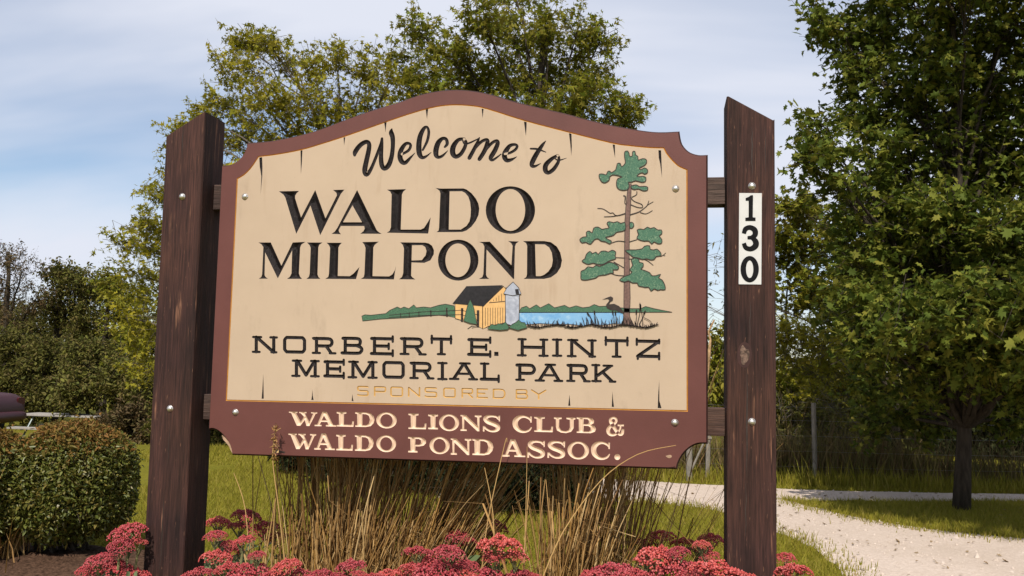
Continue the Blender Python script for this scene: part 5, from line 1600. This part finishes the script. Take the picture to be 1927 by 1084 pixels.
def grass_clump(label, base, specs, seed, fronts=()):
    r = np.random.default_rng(seed)
    root = empty('ornamental_grass', (base[0], base[1], bed_z(*base)))
    tag(root, label, 'grass', 'dry ornamental grass clumps')
    Vs, Fs, o = [], [], 0
    for (n, dx, sp, h, lean, w) in specs:
        V, F = stalks(n, (base[0] + dx[0], base[1] + dx[1]), r, sp, h, lean, w)
        Vs.append(V); Fs.append(F + o); o += len(V)
    for (dx, dy, ln) in ((0, -.04, .2), (.08, -.08, .5), (-.08, -.05, -.35)):
        V, F = stalks(16, (base[0] + dx, base[1] + dy), r, (.09, .04), .40, (ln, -.06), .0062, 1.2, .75, .25)
        Vs.append(V); Fs.append(F + o); o += len(V)
    off = np.array([base[0], base[1], bed_z(*base)])
    b = mesh_np('stalks', np.concatenate(Vs) - off, np.concatenate(Fs), M['dry'], root)
    b['kind'] = 'stuff'
    for pts, w, seed_head in fronts:     # single long stalks that stand in front of the sign face
        P = smooth_line([tuple(at(u, v, Y) - off) for u, v, Y in pts], 4)
        mb = MB().tube(P, [w * (1 - .7 * i / len(P)) for i in range(len(P))], 4)
        s = mb.build('stalk', M['dry'], root)
        if seed_head:
            e = np.array(P[-1]); d = e - np.array(P[-6]); d /= np.linalg.norm(d)
            pp = np.array([e - d * t * .13 for t in r.random(90)]) + r.normal(0, .004, (90, 3))
            V, F = leaf_mesh(pp, .016, 'lance', r, 0.3, -.4)
            q = mesh_np('seed_head', V, F, M['dry'], s)
    return root


gA = at(610, 1075, 0.13); gB = at(760, 1075, 0.16); gC = at(1060, 1075, 0.12); gD = at(1190, 1075, 0.42)
grass_clump('big clump of dry tan grass under the left half of the sign', (gA[0], 0.15),
            [(300, (0, .16), (.125, .05), .95, (.02, .04), .0040), (300, (.03, .06), (.125, .04), .62, (.12, .02), .0046), (170, (.0, -.02), (.13, .04), .42, (.05, -.06), .0050)], 81,
            fronts=[([(540, 1090, -.02), (525, 960, -.04), (513, 860, -.05), (520, 800, -.05)], .003, True), ([(470, 1090, 0.0), (462, 960, .0), (440, 890, .02)], .0025, False)])
grass_clump('dry grass clump with stalks leaning to the right under the sign', (gB[0] - .03, 0.17),
            [(260, (-.04, .12), (.08, .05), .85, (.50, .05), .0040), (260, (-.06, .03), (.10, .04), .62, (.42, .0), .0048), (120, (-.02, -.06), (.10, .04), .42, (.25, -.08), .0050)], 82,
            fronts=[([(905, 1090, -.04), (918, 980, -.05), (950, 835, -.06), (954, 832, -.06)], .0026, False), ([(930, 1090, -.05), (928, 970, -.05), (912, 880, -.05)], .003, False), ([(985, 1090, -.04), (990, 950, -.04), (992, 840, -.05)], .0022, False)])
grass_clump('upright dry grass clump under the right half of the sign', (gC[0], 0.10),
            [(200, (0, .02), (.060, .04), .72, (.10, .02), .0044), (130, (-.02, -.05), (.07, .04), .55, (.18, -.06), .0054), (150, (.10, .24), (.075, .06), 1.0, (.02, .04), .0040)], 83,
            fronts=[([(1020, 1090, -.06), (1060, 1000, -.06), (1130, 905, -.06), (1200, 855, -.07), (1272, 838, -.07)], .003, False)])
grass_clump('dark thin grass clump arching behind the right half of the sign', (gD[0] - .06, 0.45),
            [(110, (-.03, 0), (.06, .06), .95, (.03, .04), .0034), (30, (.06, 0), (.05, .05), .85, (.55, .05), .0022)], 84)

# ------------------------------------------------------------------ stonecrop (sedum) in flower
M['flower'] = leafmat('stonecrop_flower', [(0.38, 0.052, 0.052), (0.52, 0.088, 0.085), (0.44, 0.062, 0.058), (0.64, 0.18, 0.17), (0.28, 0.036, 0.036)], 0.12, rough=0.7)
_nt = M['flower'].node_tree
_oi = _nt.nodes.new('ShaderNodeObjectInfo')
_hs = _nt.nodes.new('ShaderNodeHueSaturation')
_mr = _nt.nodes.new('ShaderNodeMapRange'); _mr.inputs['To Min'].default_value = .80; _mr.inputs['To Max'].default_value = 1.15
_mh = _nt.nodes.new('ShaderNodeMapRange'); _mh.inputs['To Min'].default_value = .492; _mh.inputs['To Max'].default_value = .504
_nt.links.new(_oi.outputs['Random'], _mr.inputs[0]); _nt.links.new(_oi.outputs['Random'], _mh.inputs[0])
_nt.links.new(_mr.outputs[0], _hs.inputs['Value']); _nt.links.new(_mh.outputs[0], _hs.inputs['Hue'])
for _l in list(_nt.links):
    if _l.from_node.type == 'VALTORGB':
        _t = _l.to_socket; _src = _l.from_socket; _nt.links.remove(_l)
        _nt.links.new(_src, _hs.inputs['Color']); _nt.links.new(_hs.outputs[0], _t)
M['sedum_leaf'] = leafmat('stonecrop_leaf', [(0.14, 0.19, 0.09), (0.18, 0.23, 0.12), (0.11, 0.15, 0.06)], 0.2, rough=0.5)
M['sedum_stem'] = simple('stonecrop_stem', (0.17, 0.16, 0.07), 0.7, 0.25, 40)


def head_mesh(seed):
    """a flat domed flower head one unit across: lobes of tiny florets"""
    r = np.random.default_rng(seed)
    lob = [(0, 0, .0)] + [(.30 * math.cos(a), .30 * math.sin(a), -.05) for a in np.linspace(0, 6.28, 7)[:-1] + r.uniform(0, 1)]
    oc6 = np.array([(1, 0, 0), (-1, 0, 0), (0, 1, 0), (0, -1, 0), (0, 0, 1.1), (0, 0, -.5)])
    fc = np.array([(0, 2, 4), (2, 1, 4), (1, 3, 4), (3, 0, 4), (2, 0, 5), (1, 2, 5), (3, 1, 5), (0, 3, 5)])
    Vs, Fs, o = [], [], 0
    for (lx, ly, lz) in lob:
        R_ = r.uniform(.17, .23)
        for k in range(90):
            a = r.uniform(0, 6.28); t = math.sqrt(r.random())
            x, y = lx + R_ * t * math.cos(a), ly + R_ * t * math.sin(a)
            z = lz + .17 * math.sqrt(max(0, 1 - t * t)) + r.normal(0, .012) - .5 * (x * x + y * y)
            s = r.uniform(.020, .032)
            c, sn = math.cos(a), math.sin(a)
            q = oc6 * s * (1 + r.normal(0, .2, (6, 1)))
            Vs.append(np.stack([q[:, 0] * c - q[:, 1] * sn + x, q[:, 0] * sn + q[:, 1] * c + y, q[:, 2] + z], 1))
            Fs.append(fc + o); o += 6
    V, F = np.concatenate(Vs), np.concatenate(Fs)
    ob = mesh_np('flower_head', V, F, M['flower'])
    me = ob.data
    bpy.data.objects.remove(ob)
    return me


HEADS = [head_mesh(s) for s in (1, 2, 3, 4)]
PLANTS = [
    ('pink stonecrop left of the left post, in front of the clipped bush', -.12, [(241, 994, 71), (262, 1013, 34), (226, 1022, 50), (188, 1049, 60), (227, 1067, 82), (170, 1070, 50), (255, 1078, 60)]),
    ('pink stonecrop at the inner foot of the left post', -.25, [(408, 1041, 58), (376, 1072, 55), (463, 1073, 80), (484, 1038, 34), (430, 1062, 50), (350, 1084, 44)]),
    ('pink stonecrop a little behind the inner side of the left post', -.08, [(406, 1001, 42), (458, 1012, 44), (440, 1030, 40), (430, 1018, 30)]),
    ('shaded dark red stonecrop behind the left end of the sign', .48, [(412, 978, 50), (466, 966, 58), (499, 990, 58), (450, 985, 44), (520, 1005, 40)]),
    ('low pink stonecrop in front of the big dry grass clump', -.28, [(538, 1060, 58), (562, 1078, 56), (515, 1076, 50), (600, 1080, 54)]),
    ('small pink stonecrop between the two leaning grass clumps', -.25, [(660, 1059, 56), (678, 1075, 34), (730, 1076, 56), (700, 1082, 44), (640, 1081, 48)]),
    ('large pink stonecrop under the middle of the sign', -.22, [(787, 1032, 54), (844, 1034, 62), (805, 1058, 72), (833, 1054, 34), (868, 1060, 36), (821, 1078, 90), (775, 1062, 44), (766, 1082, 50), (875, 1080, 54)]),
    ('half shaded stonecrop just behind the middle of the sign', .22, [(862, 1004, 46), (878, 1012, 36)]),
    ('tall shaded dark stonecrop behind the middle of the sign', .52, [(929, 985, 54), (907, 1019, 38), (915, 1002, 36)]),
    ('pink stonecrop right of the middle with one tall head', -.12, [(940, 1019, 80), (971, 1040, 44), (881, 1059, 42), (920, 1078, 62), (930, 1040, 40), (972, 1078, 56), (1005, 1084, 44)]),
    ('broad low pink stonecrop in front of the upright grass clump', -.30, [(1148, 1074, 92), (1105, 1080, 54), (1195, 1076, 60)]),
    ('shaded dark stonecrop behind the right end of the sign', .55, [(1205, 1019, 42), (1241, 1006, 56), (1285, 1016, 44), (1337, 1010, 46), (1220, 1030, 36), (1310, 1030, 40)]),
    ('bright pink stonecrop left of the numbered post', -.20, [(1244, 1042, 82), (1275, 1032, 42), (1265, 1066, 92), (1215, 1050, 40), (1300, 1078, 60)]),
    ('pink stonecrop half lit beside the numbered post', .12, [(1322, 1019, 34), (1335, 1040, 36)]),
    ('pink stonecrop in front of the foot of the numbered post', -.34, [(1353, 1068, 100), (1320, 1074, 56), (1395, 1084, 56)]),
    ('pink stonecrop right of the numbered post beside the lawn', -.02, [(1477, 1043, 38), (1491, 1068, 64), (1470, 1072, 40)]),
]
leaf_s = (np.array([(0, 0, 0), (.20, .35, .05), (.22, .68, .03), (0, 1, -.02), (-.22, .68, .03), (-.20, .35, .05), (0, .5, -.03)]), [(0, 1, 6), (1, 2, 6), (2, 3, 6), (3, 4, 6), (4, 5, 6), (5, 0, 6)])
LEAF['sedum'] = leaf_s
for i, (lab, Y, heads) in enumerate(PLANTS):
    r = np.random.default_rng(200 + i)
    cs_ = [at(u, v, Y + r.uniform(-.05, .05)) for u, v, w in heads]
    bx, by = np.mean([c[0] for c in cs_]), np.mean([c[1] for c in cs_])
    bz = bed_z(bx, by)
    root = empty('stonecrop', (bx, by, bz))
    tag(root, lab, 'flower', 'flowering stonecrop around the posts')
    O = np.array([bx, by, bz])
    LP = []
    for (u, v, w), c in zip(heads, cs_):
        wm = w * (c[1] - CAMP[1]) / FPX * 1.18
        h = share('flower_head', HEADS[int(r.integers(0, 4))], root, tuple(c - O + np.array([0, 0, -.01])), (r.normal(-.12, .14), r.normal(0, .16), r.uniform(0, 6.28)), (wm, wm, wm * r.uniform(.85, 1.1)))
        foot = O + np.array([r.normal(0, .03), r.normal(0, .03), -.02])
        sp = curve3(foot, c + np.array([0, 0, -.03]), .03, r, 6)
        st_ = MB().tube([p - O for p in sp], [.0055] * 5 + [.0045, .004], 6, cap=False)
        for k in range(7):
            a = r.uniform(0, 6.28)
            st_.tube([c - O + np.array([0, 0, -.06]), c - O + np.array([wm * .3 * math.cos(a), wm * .3 * math.sin(a), -.012])], [.003, .0018], 4, cap=False)
        st_.build('stem', M['sedum_stem'], root)
        for t in np.linspace(.25, .9, 9):
            q = sp[int(t * 6)]
            for _ in range(2): LP.append(q + r.normal(0, .012, 3))
    V, F = leaf_mesh(np.array(LP) - O, .075, 'sedum', r, .6, -.2)
    lv = mesh_np('leaves', V, F, M['sedum_leaf'], root, smooth=True); lv['kind'] = 'stuff'

# ------------------------------------------------------------------ fence, house, picnic table, car
M['fence_wood'] = bark('weathered_fence', (0.16, 0.145, 0.12), (0.27, 0.245, 0.21), 20)
M['wire'] = simple('fence_wire', (0.30, 0.29, 0.27), 0.5, 0.2, 40, metal=0.6)
fr = empty('wire_fence', (fl[1][0], fl[1][1], 0))
tag(fr, 'wire fence on grey weathered posts along the far side of the drive', 'fence')
O = np.array([fl[1][0], fl[1][1], 0.0])
fps = []
for (u, v, w, hgt, lean_) in [(1297, 905, .075, 1.15, .0), (1331, 904, .06, .82, .02), (1534, 911, .06, .95, -.01), (2060, 921, .05, 1.05, .01)]:
    p = gnd(u, v)
    fps.append(p)
    q = p - O
    MB().tube([(q[0], q[1], -.05), (q[0] + lean_ * .5, q[1], hgt * .5), (q[0] + lean_, q[1], hgt)], [w * .5, w * .48, w * .45], 8, jit=.08).build('post', M['fence_wood'], fr)
p0, p1 = fps[0] - O, fps[1] - O
MB().tube([(p0[0], p0[1], .52), (p1[0] + .04, p1[1], .50)], [.028, .026], 7).build('brace', M['fence_wood'], fr)
MB().tube([(p0[0] + .02, p0[1] - .01, .12), (p1[0] - .02, p1[1] - .01, .50)], [.014, .012], 6).build('brace', M['fence_wood'], fr)
for hgt in (.2, .38, .56, .74, .9):
    mb = MB()
    for a, b in zip(fps[:-1], fps[1:]):
        mb.tube(curve3(a - O + np.array([0, 0, hgt]), b - O + np.array([0, 0, hgt]), -.004, rng, 4, 0.0), .0014, 3, cap=False)
    mb.build('wire', M['wire'], fr)
# short tan dead stem leaning in the gap
ds = at(1334, 640, 9.4)
mb = MB().tube([at(1318, 800, 9.5), at(1331, 700, 9.45), at(1334, 668, 9.4), at(1337, 640, 9.4), at(1333, 625, 9.4), at(1344, 602, 9.4)], [.03, .028, .026, .014, .016, .012], 7, jit=.2)
o = mb.build('dead_branch', simple('dead_wood', (0.42, 0.27, 0.14), 0.85, .3, 30, bump_s=.4)); tag(o, 'bare tan broken branch standing between sign and numbered post', 'branch')

# house seen under the maple
M['siding'] = simple('white_siding', (0.52, 0.54, 0.55), 0.55, 0.06, 6)
M['housetrim'] = simple('house_trim', (0.60, 0.60, 0.58), 0.5, 0.06, 8)
M['roof'] = simple('roof_shingle', (0.06, 0.055, 0.05), 0.9, 0.35, 25, bump_s=.5)
hy = 14.6
ha, hc = at(1668, 880, hy), at(1990, 880, hy)
hr = empty('house', (ha[0], hy, 0))
tag(hr, 'white clapboard house mostly hidden behind the maple and shrubs', 'house')
L = hc[0] - ha[0]
H_ = 2.5
MB().box((L / 2, 2.0, H_ / 2 - .1), (L - .02, 3.98, H_ + .2)).build('wall', M['siding'], hr)
bd_me = MB().add([(0, 0, 0), (L, 0, 0), (L, -.018, 0), (0, -.018, 0), (0, 0, .125), (L, 0, .125), (L, -.004, .125), (0, -.004, .125)], [(0, 1, 2, 3), (3, 2, 6, 7), (4, 7, 6, 5), (0, 3, 7, 4), (1, 5, 6, 2), (0, 4, 5, 1)])
b0 = bd_me.build('siding_board', M['siding'], hr)
b0.location = (0, -.001, .1)
for k in range(1, 19):
    share('siding_board', b0, hr, (0, -.001, .1 + .125 * k))
MB().box((L / 2, 2.0, H_ + .06), (L + .5, 4.6, .12)).build('eave', M['housetrim'], hr)
V = [(-.3, -.35, H_ + .12), (L + .3, -.35, H_ + .12), (L + .3, 4.35, H_ + .12), (-.3, 4.35, H_ + .12), (-.3, 2, H_ + 1.5), (L + .3, 2, H_ + 1.5)]
MB().add(V, [(0, 1, 5, 4), (2, 3, 4, 5), (0, 4, 3), (1, 2, 5), (0, 3, 2, 1)]).build('roof', M['roof'], hr)
dpx = at(1722, 850, hy - .06)[0] - ha[0]
MB().tube([(dpx, -.07, 0.02), (dpx, -.07, H_)], .035, 8).build('downpipe', M['roof'], hr)
wx = at(1850, 850, hy)[0] - ha[0]
w_ = MB().box((wx, -.03, 1.35), (.9, .05, 1.1)).build('window', M['housetrim'], hr)
MB().box((wx, -.045, 1.35), (.76, .04, .96)).build('pane', simple('window_glass', (0.02, 0.025, 0.03), 0.08, .1, 3, spec=.6), w_)

# picnic table on the low ground far left
M['grey_plank'] = bark('grey_plank', (0.27, 0.25, 0.225), (0.38, 0.35, 0.32), 6)
M['pipe'] = simple('galvanised_pipe', (0.16, 0.19, 0.19), 0.4, 0.15, 20, metal=0.5)
ty = 16.6
ta, tb = at(30, 779, ty), at(180, 788, ty)
tz0 = ta[2] - .75
pt = empty('picnic_table', ((ta[0] + tb[0]) / 2, ty + .4, tz0), -.02)
tag(pt, 'weathered grey picnic table beyond the clipped bushes at far left', 'table')
TL = tb[0] - ta[0]
pk = MB().box((0, 0, 0), (TL, .145, .04)).build('plank', M['grey_plank'], pt, bevel=.004)
pk.location = (0, -.30, .73)
for k, yy in enumerate((-.15, 0, .15, .30)): share('plank', pk, pt, (0, yy, .73))
for yy in (-.62, -.48, .48, .62):
    share('seat_plank', pk, pt, (0, yy, .43))
for sx in (-.33, .33):
    mb = MB().tube([(sx * TL * 1.1, -.62, .02), (sx * TL, -.25, .70)], .022, 8)
    mb.build('leg', M['pipe'], pt)
    MB().tube([(sx * TL * 1.1, .62, .02), (sx * TL, .25, .70)], .022, 8).build('leg', M['pipe'], pt)
    MB().tube([(sx * TL, -.66, .40), (sx * TL, .66, .40)], .020, 8).build('seat_arm', M['pipe'], pt)

# maroon car, only its end shows at the left edge
M['car_paint'] = simple('maroon_paint', (0.040, 0.004, 0.009), 0.5, .1, 3, spec=.6)
M['car_glass'] = simple('car_glass', (0.015, 0.017, 0.02), 0.06, .1, 3, spec=.6)
M['tyre'] = simple('tyre_rubber', (0.02, 0.02, 0.02), 0.9, .2, 30)
M['rim'] = simple('wheel_rim', (0.45, 0.45, 0.46), 0.35, .1, 20, metal=.8)
M['lamp_red'] = simple('red_lamp', (0.06, 0.004, 0.005), 0.3, .1, 10)
cy_ = 13.0
ce_ = at(30, 775, cy_ + 1.2)
cz_ = at(10, 742, cy_ + .6)[2] - .97
car = empty('parked_car', (ce_[0] - 2.33, cy_ + .85, cz_))
tag(car, 'dark maroon car cut off by the left edge beside the clipped bush', 'car')


def loft(st, n=20, p=4.0):
    """stations (x, half width, z bottom, z top) -> rounded body"""
    V, F = [], []
    for (x, hw, z0, z1) in st:
        for k in range(n):
            a = 2 * math.pi * k / n
            c, s = math.cos(a), math.sin(a)
            V.append((x, hw * math.copysign(abs(c) ** (2 / p), c), (z0 + z1) / 2 + (z1 - z0) / 2 * math.copysign(abs(s) ** (2 / p), s)))
    for i in range(len(st) - 1):
        for k in range(n):
            a, b = i * n + k, i * n + (k + 1) % n
            F.append((a, b, b + n, a + n))
    F.append(tuple(range(n - 1, -1, -1))); F.append(tuple(range((len(st) - 1) * n, len(st) * n)))
    return MB().add(V, F)


loft([(-2.25, .70, .45, .66), (-2.15, .82, .30, .76), (-1.6, .87, .22, .88), (-.9, .88, .2, .96), (0, .88, .2, .98), (1.0, .88, .2, .99), (1.7, .87, .24, .99), (2.05, .84, .32, .97), (2.2, .78, .36, .90), (2.25, .68, .42, .72)]).build('body', M['car_paint'], car, smooth=True)
loft([(-1.05, .70, .94, .96), (-.75, .68, .94, 1.15), (-.25, .64, .94, 1.38), (.3, .62, .94, 1.43), (.85, .62, .94, 1.38), (1.35, .66, .94, 1.18), (1.65, .70, .94, .97)]).build('cabin', M['car_glass'], car, smooth=True)
loft([(-.3, .63, 1.33, 1.40), (.0, .61, 1.38, 1.45), (.4, .60, 1.39, 1.455), (.8, .60, 1.35, 1.42), (.95, .60, 1.31, 1.37)]).build('roof', M['car_paint'], car, smooth=True)
loft([(2.12, .80, .36, .56), (2.26, .78, .36, .58), (2.33, .66, .38, .56)]).build('bumper', M['car_paint'], car, smooth=True)
for sy in (-1, 1):
    loft([(2.17, .12, .70, .88), (2.235, .11, .71, .87)], 12).build('tail_lamp', M['lamp_red'], car).location = (0, sy * .62, 0)
    MB().tube([(-2.17, sy * .6, .62), (-2.27, sy * .6, .62)], [.09, .07], 12).build('headlight', M['housetrim'], car)
    for wx_ in (-1.35, 1.35):
        w0 = empty('wheel', (wx_, sy * .80, .31)); w0.parent = car
        MB().tube([(0, -.10, 0), (0, -.08, 0), (0, .08, 0), (0, .10, 0)], [.27, .31, .31, .27], 24).build('tyre', M['tyre'], w0, smooth=False)
        MB().tube([(0, -.108, 0), (0, .108, 0)], [.19, .19], 20).build('rim', M['rim'], w0)
